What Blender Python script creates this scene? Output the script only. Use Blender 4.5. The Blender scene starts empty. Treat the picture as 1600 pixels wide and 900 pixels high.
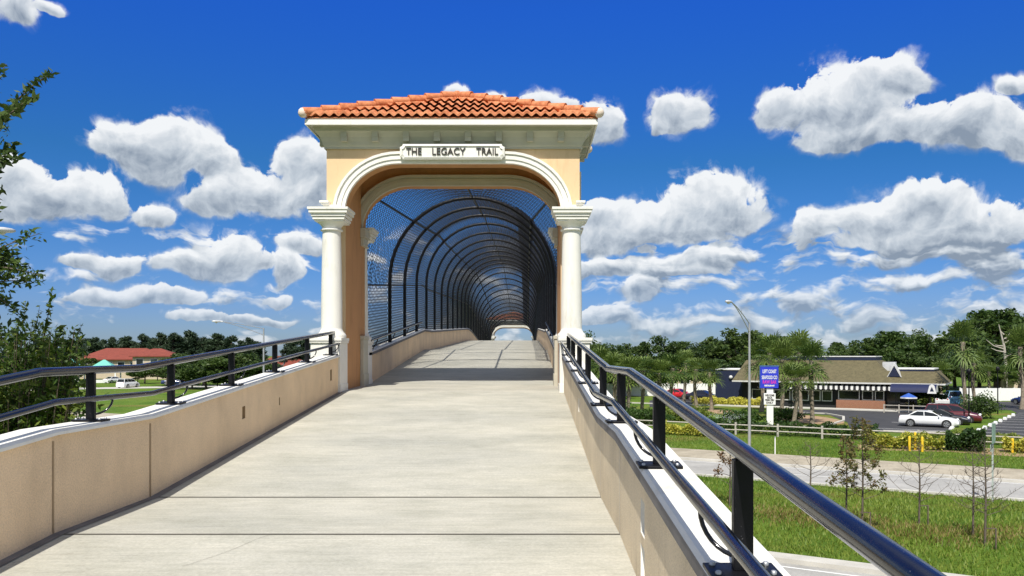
import bpy, math, random
import numpy as np
R = math.radians
rng = np.random.default_rng(7)
random.seed(7)
C = bpy.context.scene
COL = C.collection
E = 6.4            # eye height above the ground
F, VX, HY = 1300.0, 823.0, 553.0

# ------------------------------------------------------------------ camera, sky, sun, exposure
cam = bpy.data.cameras.new('camera'); co = bpy.data.objects.new('camera', cam); COL.objects.link(co)
co.location = (0, 0, E); co.rotation_euler = (R(90), 0, 0)
cam.sensor_width = 36; cam.lens = F/1600*36
cam.shift_x = -(VX-800)/1600; cam.shift_y = (HY-450)/1600
cam.clip_start = 0.05; cam.clip_end = 5000
C.camera = co
C.view_settings.view_transform = 'Standard'; C.view_settings.look = 'None'
C.view_settings.exposure = 0.42; C.view_settings.gamma = 1
C.view_settings.use_curve_mapping = False
SUN_D = np.array([0.14, 0.74, -1.0]); SUN_D /= np.linalg.norm(SUN_D)
sun_el = math.asin(-SUN_D[2]); sun_az = math.atan2(-SUN_D[0], -SUN_D[1])   # direction towards the sun, from +Y clockwise
sl = bpy.data.lights.new('sun', 'SUN'); so = bpy.data.objects.new('sun', sl); COL.objects.link(so)
sl.energy = 4.1; sl.angle = R(0.5); sl.color = (1.0, 0.95, 0.86)
from mathutils import Vector
so.rotation_euler = Vector(SUN_D).to_track_quat('-Z', 'Y').to_euler()
so.location = (0, -20, 40)

CLOUDS = [  # centre and half size of each cumulus puff, as azimuth / elevation
 (250,232,95,58),(325,245,55,42),(195,225,60,35),
 (70,300,95,45),(25,268,55,34),(140,300,65,36),(10,320,60,35),
 (237,336,44,24),
 (420,300,110,48),(470,252,50,45),(350,315,55,30),(505,280,50,70),
 (352,400,55,46),(300,412,70,22),(400,408,28,20),
 (448,418,34,28),(470,382,44,18),(180,414,42,22),(130,415,40,12),
 (170,464,70,14),(240,462,80,16),(285,462,34,16),(440,466,28,13),(320,492,60,9),(400,498,70,8),
 (28,12,48,24),(85,14,22,10),
 (706,132,22,12),(780,152,50,16),(850,168,70,26),(936,190,36,44),
 (1063,176,52,36),(1035,200,18,14),
 (1310,160,108,62),(1390,118,66,40),(1230,165,52,34),(1320,215,88,24),(1410,190,70,40),
 (1520,190,84,46),(1592,126,34,16),(1590,205,40,42),
 (1110,312,88,50),(1150,330,50,40),(1040,352,100,42),(960,362,80,46),(930,335,50,30),
 (1440,312,70,42),(1370,345,80,36),(1275,352,46,38),(1500,350,80,34),(1575,348,50,40),(1430,372,180,18),
 (1000,456,32,26),(930,490,44,20),(1108,408,42,24),(960,420,90,20),(1075,425,60,10),
]

def build_sky():
    w = bpy.data.worlds.new('World'); C.world = w; w.use_nodes = True
    nt = w.node_tree; N = nt.nodes; L = nt.links; N.clear()
    def node(t, **k):
        n = N.new(t)
        for a, b in k.items(): setattr(n, a, b)
        return n
    def plug(n, i, v):
        if v is None: return
        if hasattr(v, 'is_output'): L.new(v, n.inputs[i])
        else: n.inputs[i].default_value = v
    def M(op, a, b=None, c=None):
        n = node('ShaderNodeMath', operation=op)
        plug(n, 0, a); plug(n, 1, b); plug(n, 2, c)
        return n.outputs[0]
    def VM(op, a, b=None, out=0):
        n = node('ShaderNodeVectorMath', operation=op)
        plug(n, 0, a); plug(n, 1, b)
        return n.outputs['Value' if op in ('DOT_PRODUCT', 'LENGTH') else 0]
    sky = node('ShaderNodeTexSky'); sky.sky_type = 'NISHITA'; sky.sun_disc = False
    sky.sun_elevation = sun_el; sky.sun_rotation = sun_az
    sky.air_density = 1.0; sky.dust_density = 0.35; sky.ozone_density = 2.5
    hs = node('ShaderNodeHueSaturation'); hs.inputs['Saturation'].default_value = 1.28
    L.new(sky.outputs[0], hs.inputs['Color'])
    geo = node('ShaderNodeTexCoord')
    d = VM('NORMALIZE', geo.outputs['Generated'])
    sx = node('ShaderNodeSeparateXYZ'); L.new(d, sx.inputs[0])
    x, y, z = sx.outputs
    az = M('ARCTAN2', x, y)
    el = M('ARCTAN2', z, M('SQRT', M('ADD', M('MULTIPLY', x, x), M('MULTIPLY', y, y))))
    cb = node('ShaderNodeCombineXYZ'); L.new(az, cb.inputs[0]); L.new(el, cb.inputs[1])
    p0 = cb.outputs[0]
    def noise(vec, scale, detail, rough, out='Fac', dim='2D'):
        n = node('ShaderNodeTexNoise', noise_dimensions=dim); n.inputs['Scale'].default_value = scale
        n.inputs['Detail'].default_value = detail; n.inputs['Roughness'].default_value = rough
        L.new(vec, n.inputs['Vector'])
        return n.outputs[out]
    wv = VM('MULTIPLY', VM('SUBTRACT', noise(p0, 14, 4, .5, 'Color'), (.5, .5, .5)), (.040, .034, 0))
    p = VM('ADD', p0, wv)
    tr = node('ShaderNodeValToRGB'); L.new(M('MULTIPLY', el, 1/1.6), tr.inputs[0]); tc_ = tr.color_ramp
    for k, (pos, c) in enumerate(SKY_RAMP):
        e_ = tc_.elements[k] if k < 2 else tc_.elements.new(pos)
        e_.position = pos; e_.color = (*c, 1)
    tint = node('ShaderNodeMix', data_type='RGBA', blend_type='MULTIPLY'); tint.inputs['Factor'].default_value = 1
    L.new(hs.outputs[0], tint.inputs[6]); L.new(tr.outputs[0], tint.inputs[7])
    fld = None; sw = None; swv = None
    for (cx, cy, rx, ry) in CLOUDS:
        a = math.atan2(cx-VX, F); e = math.atan2(HY-cy, math.hypot(F, cx-VX))
        ra = rx/F*math.cos(a)**2*1.07; re = ry/F*1.07
        e -= re*.22
        q = VM('MULTIPLY', VM('SUBTRACT', p, (a, e, 0)), (1/ra, 1/re, 0))
        s = node('ShaderNodeSeparateXYZ'); L.new(q, s.inputs[0])
        vy = s.outputs[1]
        yy = M('MAXIMUM', vy, M('MULTIPLY', vy, -1.55))
        f = M('SUBTRACT', 1.0, M('SQRT', M('MULTIPLY_ADD', yy, yy, M('MULTIPLY', s.outputs[0], s.outputs[0]))))
        wgt = M('POWER', M('MAXIMUM', M('ADD', f, .35), 0.0001), 2.0)
        fld = f if fld is None else M('SMOOTH_MAX', fld, f, .12)
        sw = wgt if sw is None else M('ADD', sw, wgt)
        wvv = M('MULTIPLY', wgt, vy)
        swv = wvv if swv is None else M('ADD', swv, wvv)
    v = M('MULTIPLY', M('MINIMUM', M('MAXIMUM', M('DIVIDE', swv, sw), -.9), .9), M('DIVIDE', sw, M('ADD', sw, .02)))
    # low broken cloud layer near the horizon, thicker to the right, plus unseen cloud added overhead and behind to whiten and lift the ambient light
    n4 = noise(VM('MULTIPLY', p, (1.0, 2.7, 1)), 15, 4, .55)
    thr = M('MINIMUM', M('MAXIMUM', M('MULTIPLY_ADD', az, -.20, .51), .41), .60)
    win = M('SUBTRACT', 1.0, M('MULTIPLY', M('ABSOLUTE', M('SUBTRACT', el, .06)), 1/.085))
    low = M('MINIMUM', M('MULTIPLY', M('SUBTRACT', n4, thr), 5.0), M('MULTIPLY', win, 2.2))
    n5 = noise(d, 3.2, 5, .55, 'Fac', '3D')
    away = M('MAXIMUM', M('MULTIPLY', M('SUBTRACT', el, .56), 5.0), M('MULTIPLY', M('SUBTRACT', M('ABSOLUTE', az), .85), 4.0))
    high = M('MINIMUM', M('MULTIPLY', M('SUBTRACT', n5, .37), 5.0), away)
    fld = M('MAXIMUM', fld, M('MAXIMUM', low, high))
    def billow(vec, scale, detail):
        n = node('ShaderNodeTexVoronoi', feature='SMOOTH_F1', normalize=True, voronoi_dimensions='2D'); n.inputs['Scale'].default_value = scale
        n.inputs['Detail'].default_value = detail; n.inputs['Roughness'].default_value = .52; n.inputs['Lacunarity'].default_value = 2.3
        n.inputs['Smoothness'].default_value = .45
        L.new(vec, n.inputs['Vector']); return M('SUBTRACT', 1.0, n.outputs['Distance'])
    n1 = noise(p, 20, 8, .58)
    b1 = billow(p, 30, 4); b2 = billow(VM('ADD', p, (-.005, .010, 0)), 30, 3)
    n3 = noise(p0, 9, 4, .5)
    hi_ = M('MINIMUM', M('MAXIMUM', M('MULTIPLY_ADD', v, .9, .45), 0.0), 1.0)           # 1 at the heads, 0 at the bases
    dens = M('ADD', fld, M('MULTIPLY', M('SUBTRACT', n1, .50), 1.25))
    dens = M('ADD', dens, M('MULTIPLY', M('SUBTRACT', b1, .66), M('MULTIPLY_ADD', hi_, 1.0, .35)))
    dens = M('ADD', dens, M('MULTIPLY', M('SUBTRACT', n3, .5), .30))
    nearb = M('MINIMUM', M('MULTIPLY', sw, 4.0), 1.0)
    wd = M('ADD', M('MULTIPLY_ADD', hi_, -.24, .36), M('MULTIPLY', M('SUBTRACT', 1.0, nearb), .75))
    cv = M('DIVIDE', M('ADD', dens, M('MULTIPLY', wd, .16)), wd)
    cc = node('ShaderNodeClamp'); L.new(cv, cc.inputs[0]); c_ = cc.outputs[0]
    cov = M('MULTIPLY', M('MULTIPLY', c_, c_), M('MULTIPLY_ADD', c_, -2.0, 3.0))
    front = M('MULTIPLY', cov, M('GREATER_THAN', z, 0.0))
    rel = M('SUBTRACT', b1, b2)
    core = M('MAXIMUM', M('SUBTRACT', dens, .25), 0.0)
    lit = M('ADD', M('MULTIPLY_ADD', v, .74, .60), M('MULTIPLY', rel, 1.25))
    lit = M('ADD', lit, M('MULTIPLY', M('SUBTRACT', n1, .5), .15))
    lit = M('SUBTRACT', lit, M('MULTIPLY', core, .42))
    n4b = noise(VM('ADD', VM('MULTIPLY', p, (1.0, 2.7, 1)), (0, .022, 0)), 15, 3, .55)
    lowl = M('SUBTRACT', M('MULTIPLY', M('SUBTRACT', n4, n4b), 3.2), .05)
    lit = M('ADD', lit, M('MULTIPLY', lowl, M('SUBTRACT', 1.0, nearb)))
    lc = node('ShaderNodeClamp'); L.new(lit, lc.inputs[0])
    ramp = node('ShaderNodeValToRGB'); L.new(lc.outputs[0], ramp.inputs[0])
    cr = ramp.color_ramp; cr.elements[0].position = .05; cr.elements[0].color = (.27, .33, .41, 1)
    cr.elements[1].position = 1; cr.elements[1].color = (.95, .97, .98, 1)
    m_ = cr.elements.new(.5); m_.color = (.58, .64, .70, 1)
    cl = node('ShaderNodeMix', data_type='RGBA', blend_type='MULTIPLY'); cl.inputs['Factor'].default_value = 1
    L.new(ramp.outputs[0], cl.inputs[6]); cl.inputs[7].default_value = (CLOUD_K, CLOUD_K, CLOUD_K, 1)
    mix = node('ShaderNodeMix', data_type='RGBA')
    far_ = M('MINIMUM', M('MULTIPLY_ADD', el, 3.6, .58), .95)
    L.new(M('MULTIPLY', front, far_), mix.inputs['Factor'])
    L.new(tint.outputs[2], mix.inputs[6]); L.new(cl.outputs[2], mix.inputs[7])
    bg = node('ShaderNodeBackground'); bg.inputs['Strength'].default_value = .12
    L.new(mix.outputs[2], bg.inputs['Color'])
    o = node('ShaderNodeOutputWorld'); L.new(bg.outputs[0], o.inputs[0])
    w.cycles.sampling_method = 'MANUAL'; w.cycles.sample_map_resolution = 512
CLOUD_K = 6.15
SKY_RAMP = [(0.0, (.275,.37,.63)), (.6, (.32,.50,.85)), (.03, (.24,.335,.62)), (.137, (.161,.37,.575)), (.245, (.161,.405,.94)), (.36, (.19,.42,.92))]
build_sky()
C.cycles.max_bounces = 6; C.cycles.diffuse_bounces = 3; C.cycles.glossy_bounces = 3
C.cycles.transparent_max_bounces = 8; C.cycles.caustics_reflective = False; C.cycles.caustics_refractive = False

# ------------------------------------------------------------------ mesh helpers
class MB:
    def __init__(s): s.v = []; s.f = []; s.m = []; s.sm = []
    def add(s, vs, fs, m=0, smooth=False):
        b = len(s.v); s.v.extend([tuple(map(float, q)) for q in vs])
        for f in fs:
            s.f.append([b+i for i in f]); s.m.append(m); s.sm.append(smooth)
        return s
    def box(s, x0, x1, y0, y1, z0, z1, m=0):
        x0, x1 = min(x0, x1), max(x0, x1); y0, y1 = min(y0, y1), max(y0, y1)
        return s.add([(x0,y0,z0),(x1,y0,z0),(x1,y1,z0),(x0,y1,z0),(x0,y0,z1),(x1,y0,z1),(x1,y1,z1),(x0,y1,z1)],
              [(3,2,1,0),(4,5,6,7),(0,1,5,4),(1,2,6,5),(2,3,7,6),(3,0,4,7)], m)
    def obox(s, c, ux, uy, hx, hy, z0, z1, m=0):      # box turned in plan: ux, uy unit vectors
        P = [(c[0]+a*hx*ux[0]+b*hy*uy[0], c[1]+a*hx*ux[1]+b*hy*uy[1]) for a, b in ((-1,-1),(1,-1),(1,1),(-1,1))]
        return s.add([(*q, z0) for q in P]+[(*q, z1) for q in P],
              [(3,2,1,0),(4,5,6,7),(0,1,5,4),(1,2,6,5),(2,3,7,6),(3,0,4,7)], m)
    def tube(s, pts, r, n=8, m=0, caps=True, smooth=True):
        P = [np.array(q, float) for q in pts]; k = len(P)
        rr = list(r) if hasattr(r, '__len__') else [r]*k
        T = []
        for i in range(k):
            t = P[min(i+1, k-1)]-P[max(i-1, 0)]; T.append(t/(np.linalg.norm(t)+1e-9))
        a = np.cross(T[0], (0, 0, 1))
        if np.linalg.norm(a) < .05: a = np.cross(T[0], (1, 0, 0))
        a /= np.linalg.norm(a); vs = []
        for i in range(k):
            a = a-T[i]*np.dot(a, T[i]); a /= (np.linalg.norm(a)+1e-9); b = np.cross(T[i], a)
            sc = 1.0
            if 0 < i < k-1:
                t1 = P[i]-P[i-1]; t1 /= (np.linalg.norm(t1)+1e-9)
                sc = 1/max(.6, float(np.dot(t1, T[i])))
            for j in range(n):
                th = 2*math.pi*j/n
                vs.append(P[i]+rr[i]*sc*(math.cos(th)*a+math.sin(th)*b))
        fs = [(i*n+j, i*n+(j+1) % n, (i+1)*n+(j+1) % n, (i+1)*n+j) for i in range(k-1) for j in range(n)]
        s.add(vs, fs, m, smooth)
        if caps:
            s.add(vs[:n], [tuple(range(n))[::-1]], m); s.add(vs[-n:], [tuple(range(n))], m)
        return s
    def lathe(s, prof, c, n=20, m=0):
        vs = [(c[0]+r*math.cos(2*math.pi*j/n), c[1]+r*math.sin(2*math.pi*j/n), c[2]+z) for r, z in prof for j in range(n)]
        fs = [(i*n+j, i*n+(j+1) % n, (i+1)*n+(j+1) % n, (i+1)*n+j) for i in range(len(prof)-1) for j in range(n)]
        s.add(vs, fs, m, True)
        s.add(vs[:n], [tuple(range(n))[::-1]], m); s.add(vs[-n:], [tuple(range(n))], m)
        return s
    def prism(s, poly, z0, z1, m=0):                  # plan polygon, counter-clockwise
        n = len(poly)
        return s.add([(*p, z0) for p in poly]+[(*p, z1) for p in poly],
              [tuple(range(n))[::-1], tuple(range(n, 2*n))]+[(i, (i+1) % n, n+(i+1) % n, n+i) for i in range(n)], m)
    def slab(s, poly, ax, d0, d1, m=0):               # polygon in a vertical plane given as 3-D points, swept along vector ax
        n = len(poly); ax = np.array(ax, float)
        A = [np.array(p, float)+ax*d0 for p in poly]; B = [np.array(p, float)+ax*d1 for p in poly]
        return s.add(A+B, [tuple(range(n))[::-1], tuple(range(n, 2*n))]+[(i, (i+1) % n, n+(i+1) % n, n+i) for i in range(n)], m)
    def build(s, name, mats, parent=None, bevel=0, loc=None):
        me = bpy.data.meshes.new(name); me.from_pydata(s.v, [], s.f)
        me.polygons.foreach_set('material_index', s.m); me.polygons.foreach_set('use_smooth', s.sm)
        return finish(name, me, mats, parent, bevel, loc)
def finish(name, me, mats, parent=None, bevel=0, loc=None):
    for q in (mats if isinstance(mats, (list, tuple)) else [mats]): me.materials.append(q)
    me.update(); o = bpy.data.objects.new(name, me); COL.objects.link(o)
    if parent is not None: o.parent = parent
    if loc is not None: o.location = loc
    if bevel:
        b = o.modifiers.new('bevel', 'BEVEL'); b.width = bevel; b.segments = 2; b.limit_method = 'ANGLE'; b.angle_limit = R(40)
    return o
def np_mesh(name, V, Fq, mats, parent=None, mi=None, loc=None, smooth=False):
    me = bpy.data.meshes.new(name); k = Fq.shape[1]; nf = len(Fq)
    me.vertices.add(len(V)); me.vertices.foreach_set('co', np.ascontiguousarray(V, np.float32).ravel())
    me.loops.add(nf*k); me.loops.foreach_set('vertex_index', np.ascontiguousarray(Fq, np.int32).ravel())
    me.polygons.add(nf); me.polygons.foreach_set('loop_start', np.arange(0, nf*k, k, dtype=np.int32))
    if mi is not None: me.polygons.foreach_set('material_index', np.ascontiguousarray(mi, np.int32))
    if smooth: me.polygons.foreach_set('use_smooth', np.ones(nf, bool))
    me.update(calc_edges=True); me.validate()
    return finish(name, me, mats, parent, 0, loc)
def tag(o, label, cat, group=None, kind=None):
    o['label'] = label; o['category'] = cat
    if group: o['group'] = group
    if kind: o['kind'] = kind
    return o
def thing(name, label, cat, loc=(0, 0, 0), rz=0, group=None):
    o = bpy.data.objects.new(name, None); COL.objects.link(o); o.empty_display_size = .2
    o.location = loc; o.rotation_euler = (0, 0, rz)
    return tag(o, label, cat, group)
def struct(o): o['kind'] = 'structure'; return o
def clone(o, parent=None):
    c = o.copy(); COL.objects.link(c)
    if parent is not None: c.parent = parent
    for ch in list(o.children): clone(ch, c)
    return c
def text_mesh(name, s, size, mat, parent, loc, rot, extrude=.01, w=None, bold=0.0, sx=1.0, space=1.0):
    cu = bpy.data.curves.new('t', 'FONT'); cu.body = s; cu.size = size; cu.extrude = extrude
    cu.align_x = 'CENTER'; cu.align_y = 'CENTER'; cu.offset = bold; cu.space_character = space; cu.resolution_u = 4
    t = bpy.data.objects.new('t', cu); COL.objects.link(t)
    dg = bpy.context.evaluated_depsgraph_get()
    me = bpy.data.meshes.new_from_object(t.evaluated_get(dg)); me.name = name
    bpy.data.objects.remove(t)
    xs = [v.co.x for v in me.vertices]; k = sx
    if w: k = w/(max(xs)-min(xs))
    for v in me.vertices: v.co.x *= k
    o = finish(name, me, mat, parent); o.location = loc; o.rotation_euler = rot
    return o

# ------------------------------------------------------------------ materials
def pm(name, col, rough=.6, metal=0, var=.12, scale=4, bump=0, bscale=60, col2=None, detail=6, spec=.5, fine=0, coat=0, stretch=None, objrand=0):
    m = bpy.data.materials.new(name); m.use_nodes = True; nt = m.node_tree; N = nt.nodes; L = nt.links
    b = N['Principled BSDF']; b.inputs['Roughness'].default_value = rough; b.inputs['Metallic'].default_value = metal
    b.inputs['Specular IOR Level'].default_value = spec
    if coat: b.inputs['Coat Weight'].default_value = coat; b.inputs['Coat Roughness'].default_value = .05
    tc = N.new('ShaderNodeTexCoord'); vec = tc.outputs['Object']
    if stretch:
        mp = N.new('ShaderNodeMapping'); mp.inputs['Scale'].default_value = stretch; L.new(vec, mp.inputs[0]); vec = mp.outputs[0]
    n = N.new('ShaderNodeTexNoise'); n.inputs['Scale'].default_value = scale; n.inputs['Detail'].default_value = detail
    n.inputs['Roughness'].default_value = .6; L.new(vec, n.inputs['Vector'])
    fac = n.outputs['Fac']
    if fine:
        n2 = N.new('ShaderNodeTexNoise'); n2.inputs['Scale'].default_value = fine; n2.inputs['Detail'].default_value = 3
        L.new(vec, n2.inputs['Vector'])
        mm = N.new('ShaderNodeMath'); mm.operation = 'MULTIPLY_ADD'; L.new(n2.outputs['Fac'], mm.inputs[0]); mm.inputs[1].default_value = .6
        ma = N.new('ShaderNodeMath'); ma.operation = 'MULTIPLY_ADD'; L.new(fac, ma.inputs[0]); ma.inputs[1].default_value = .7; ma.inputs[2].default_value = -.15
        L.new(ma.outputs[0], mm.inputs[2]); fac = mm.outputs[0]
    if objrand:
        oi = N.new('ShaderNodeObjectInfo'); mo = N.new('ShaderNodeMath'); mo.operation = 'MULTIPLY_ADD'
        L.new(oi.outputs['Random'], mo.inputs[0]); mo.inputs[1].default_value = objrand
        ms = N.new('ShaderNodeMath'); ms.operation = 'SUBTRACT'; L.new(fac, ms.inputs[0]); ms.inputs[1].default_value = objrand*.5
        L.new(ms.outputs[0], mo.inputs[2]); fac = mo.outputs[0]
    cr = N.new('ShaderNodeValToRGB'); L.new(fac, cr.inputs[0])
    c1 = [max(0, q*(1-var)) for q in col]; c2 = list(col2) if col2 else [q*(1+var) for q in col]
    cr.color_ramp.elements[0].position = .32; cr.color_ramp.elements[0].color = (*c1, 1)
    cr.color_ramp.elements[1].position = .68; cr.color_ramp.elements[1].color = (*c2, 1)
    L.new(cr.outputs[0], b.inputs['Base Color'])
    if bump:
        nb = N.new('ShaderNodeTexNoise'); nb.inputs['Scale'].default_value = bscale; nb.inputs['Detail'].default_value = 4; L.new(vec, nb.inputs['Vector'])
        bp = N.new('ShaderNodeBump'); bp.inputs['Strength'].default_value = bump; bp.inputs['Distance'].default_value = .01
        L.new(nb.outputs['Fac'], bp.inputs['Height']); L.new(bp.outputs[0], b.inputs['Normal'])
    return m
def add_streaks(m, dark, lo, hi, sc=(5, 5, .55)):
    nt = m.node_tree; N = nt.nodes; L = nt.links; b = N['Principled BSDF']; src = b.inputs['Base Color'].links[0].from_socket
    tc = N.new('ShaderNodeTexCoord'); mp = N.new('ShaderNodeMapping'); mp.inputs['Scale'].default_value = sc; L.new(tc.outputs['Object'], mp.inputs[0])
    n = N.new('ShaderNodeTexNoise'); n.inputs['Scale'].default_value = 1.3; n.inputs['Detail'].default_value = 7; n.inputs['Roughness'].default_value = .7; L.new(mp.outputs[0], n.inputs['Vector'])
    r = N.new('ShaderNodeValToRGB'); L.new(n.outputs['Fac'], r.inputs[0]); r.color_ramp.elements[0].position = lo; r.color_ramp.elements[0].color = (*dark, 1)
    r.color_ramp.elements[1].position = hi; r.color_ramp.elements[1].color = (1, 1, 1, 1)
    x = N.new('ShaderNodeMix'); x.data_type = 'RGBA'; x.blend_type = 'MULTIPLY'; x.inputs[0].default_value = 1; L.new(src, x.inputs[6]); L.new(r.outputs[0], x.inputs[7])
    L.new(x.outputs[2], b.inputs['Base Color'])
def leaf_mat(name, c1, c2, c3=None, trans=.35, scale=.7, rough=.5):
    m = bpy.data.materials.new(name); m.use_nodes = True; nt = m.node_tree; N = nt.nodes; L = nt.links
    b = N['Principled BSDF']; b.inputs['Roughness'].default_value = rough; b.inputs['Specular IOR Level'].default_value = .35
    tc = N.new('ShaderNodeTexCoord'); oi = N.new('ShaderNodeObjectInfo'); g = N.new('ShaderNodeNewGeometry')
    n = N.new('ShaderNodeTexNoise'); n.inputs['Scale'].default_value = scale; n.inputs['Detail'].default_value = 3; L.new(tc.outputs['Object'], n.inputs['Vector'])
    a = N.new('ShaderNodeMath'); a.operation = 'MULTIPLY_ADD'; L.new(g.outputs['Random Per Island'], a.inputs[0]); a.inputs[1].default_value = .45
    L.new(n.outputs['Fac'], a.inputs[2])
    a2 = N.new('ShaderNodeMath'); a2.operation = 'MULTIPLY_ADD'; L.new(oi.outputs['Random'], a2.inputs[0]); a2.inputs[1].default_value = .42; L.new(a.outputs[0], a2.inputs[2])
    cr = N.new('ShaderNodeValToRGB'); L.new(a2.outputs[0], cr.inputs[0]); e = cr.color_ramp.elements
    e[0].position = .5; e[0].color = (*c1, 1); e[1].position = 1.1 if False else .98; e[1].color = (*(c3 or c2), 1)
    mid = e.new(.78); mid.color = (*c2, 1)
    L.new(cr.outputs[0], b.inputs['Base Color'])
    t = N.new('ShaderNodeBsdfTranslucent'); L.new(cr.outputs[0], t.inputs[0])
    mx = N.new('ShaderNodeMixShader'); mx.inputs[0].default_value = trans; L.new(b.outputs[0], mx.inputs[1]); L.new(t.outputs[0], mx.inputs[2])
    L.new(mx.outputs[0], N['Material Output'].inputs[0])
    return m
def brick_mat(name, c1, c2, mortar, scale, bw=.5, rh=.25):
    m = bpy.data.materials.new(name); m.use_nodes = True; nt = m.node_tree; N = nt.nodes; L = nt.links; b = N['Principled BSDF']; b.inputs['Roughness'].default_value = .85
    tc = N.new('ShaderNodeTexCoord'); s = N.new('ShaderNodeSeparateXYZ'); c = N.new('ShaderNodeCombineXYZ')
    L.new(tc.outputs['Object'], s.inputs[0]); L.new(s.outputs[0], c.inputs[0]); L.new(s.outputs[2], c.inputs[1])
    bt = N.new('ShaderNodeTexBrick'); bt.inputs['Scale'].default_value = scale; bt.inputs['Color1'].default_value = (*c1, 1); bt.inputs['Color2'].default_value = (*c2, 1)
    bt.inputs['Mortar'].default_value = (*mortar, 1); bt.inputs['Mortar Size'].default_value = .02; bt.inputs['Brick Width'].default_value = bw; bt.inputs['Row Height'].default_value = rh
    L.new(c.outputs[0], bt.inputs[0]); L.new(bt.outputs[0], b.inputs['Base Color'])
    return m

def concrete_path_mat():
    m = bpy.data.materials.new('path_concrete'); m.use_nodes = True; nt = m.node_tree; N = nt.nodes; L = nt.links; b = N['Principled BSDF']
    b.inputs['Roughness'].default_value = .9; b.inputs['Specular IOR Level'].default_value = .15
    tc = N.new('ShaderNodeTexCoord'); v = tc.outputs['Object']
    def nz(scale, stretch, detail=6, rough=.6):
        mp = N.new('ShaderNodeMapping'); mp.inputs['Scale'].default_value = stretch; L.new(v, mp.inputs[0])
        n = N.new('ShaderNodeTexNoise'); n.inputs['Scale'].default_value = scale; n.inputs['Detail'].default_value = detail; n.inputs['Roughness'].default_value = rough
        L.new(mp.outputs[0], n.inputs['Vector']); return n.outputs['Fac']
    def ramp(f, p0, c0, p1, c1):
        r = N.new('ShaderNodeValToRGB'); L.new(f, r.inputs[0]); r.color_ramp.elements[0].position = p0; r.color_ramp.elements[0].color = (*c0, 1)
        r.color_ramp.elements[1].position = p1; r.color_ramp.elements[1].color = (*c1, 1); return r.outputs[0]
    def mul(a, c, f=1):
        x = N.new('ShaderNodeMix'); x.data_type = 'RGBA'; x.blend_type = 'MULTIPLY'; x.inputs[0].default_value = f; L.new(a, x.inputs[6]); L.new(c, x.inputs[7]); return x.outputs[2]
    base = ramp(nz(.9, (.55, 1.1, 1)), .3, (.42, .412, .362), .7, (.56, .535, .455))
    broom = ramp(nz(9, (.2, 4.5, 1), 5, .75), .28, (.82, .82, .82), .72, (1.08, 1.08, 1.08))
    grit = ramp(nz(45, (1, 1, 1), 6, .8), .3, (.80, .80, .79), .7, (1.12, 1.12, 1.12))
    spots = ramp(nz(2.2, (.5, 1.6, 1), 8, .75), .24, (.45, .43, .40), .36, (1, 1, 1))
    streak = ramp(nz(1.6, (.8, 1.2, 1), 8, .75), .30, (.80, .81, .79), .58, (1.02, 1.02, 1.02))
    smud = ramp(nz(1.1, (.5, 1.0, 1), 8, .72), .28, (.70, .69, .66), .40, (1, 1, 1))
    col = mul(mul(mul(mul(mul(base, broom), grit), spots, .8), streak), smud, .7)
    L.new(col, b.inputs['Base Color'])
    bp = N.new('ShaderNodeBump'); bp.inputs['Strength'].default_value = .25; bp.inputs['Distance'].default_value = .01
    L.new(nz(9, (.18, 9, 1), 3, .7), bp.inputs['Height']); L.new(bp.outputs[0], b.inputs['Normal'])
    return m
def grass_mat():
    m = bpy.data.materials.new('lawn'); m.use_nodes = True; nt = m.node_tree; N = nt.nodes; L = nt.links; b = N['Principled BSDF']
    b.inputs['Roughness'].default_value = .9; b.inputs['Specular IOR Level'].default_value = .1
    tc = N.new('ShaderNodeTexCoord'); v = tc.outputs['Object']
    def nz(s, d=5, r=.6, st=(1, 1, 1)):
        mp = N.new('ShaderNodeMapping'); mp.inputs['Scale'].default_value = st; mp.inputs['Rotation'].default_value = (0, 0, R(31)); L.new(v, mp.inputs[0])
        n = N.new('ShaderNodeTexNoise'); n.inputs['Scale'].default_value = s; n.inputs['Detail'].default_value = d; n.inputs['Roughness'].default_value = r; L.new(mp.outputs[0], n.inputs['Vector']); return n.outputs['Fac']
    r = N.new('ShaderNodeValToRGB'); L.new(nz(.22, 8, .7), r.inputs[0]); e = r.color_ramp.elements
    e[0].position = .3; e[0].color = (.060, .135, .014, 1); e[1].position = .72; e[1].color = (.19, .28, .04, 1)
    r2 = N.new('ShaderNodeValToRGB'); L.new(nz(.13, 6, .65, (.5, 1.4, 1)), r2.inputs[0]); e = r2.color_ramp.elements
    e[0].position = .52; e[0].color = (0, 0, 0, 1); e[1].position = .68; e[1].color = (1, 1, 1, 1)
    mx = N.new('ShaderNodeMix'); mx.data_type = 'RGBA'; L.new(r2.outputs[0], mx.inputs[0]); L.new(r.outputs[0], mx.inputs[6]); mx.inputs[7].default_value = (.25, .20, .06, 1)
    r3 = N.new('ShaderNodeValToRGB'); L.new(nz(6, 6, .8), r3.inputs[0]); e = r3.color_ramp.elements
    e[0].position = .3; e[0].color = (.45, .45, .45, 1); e[1].position = .7; e[1].color = (1.25, 1.25, 1.25, 1)
    mu = N.new('ShaderNodeMix'); mu.data_type = 'RGBA'; mu.blend_type = 'MULTIPLY'; mu.inputs[0].default_value = 1; L.new(mx.outputs[2], mu.inputs[6]); L.new(r3.outputs[0], mu.inputs[7])
    L.new(mu.outputs[2], b.inputs['Base Color'])
    bp = N.new('ShaderNodeBump'); bp.inputs['Strength'].default_value = .8; bp.inputs['Distance'].default_value = .12; L.new(nz(8, 5, .8), bp.inputs['Height']); L.new(bp.outputs[0], b.inputs['Normal'])
    return m

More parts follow.
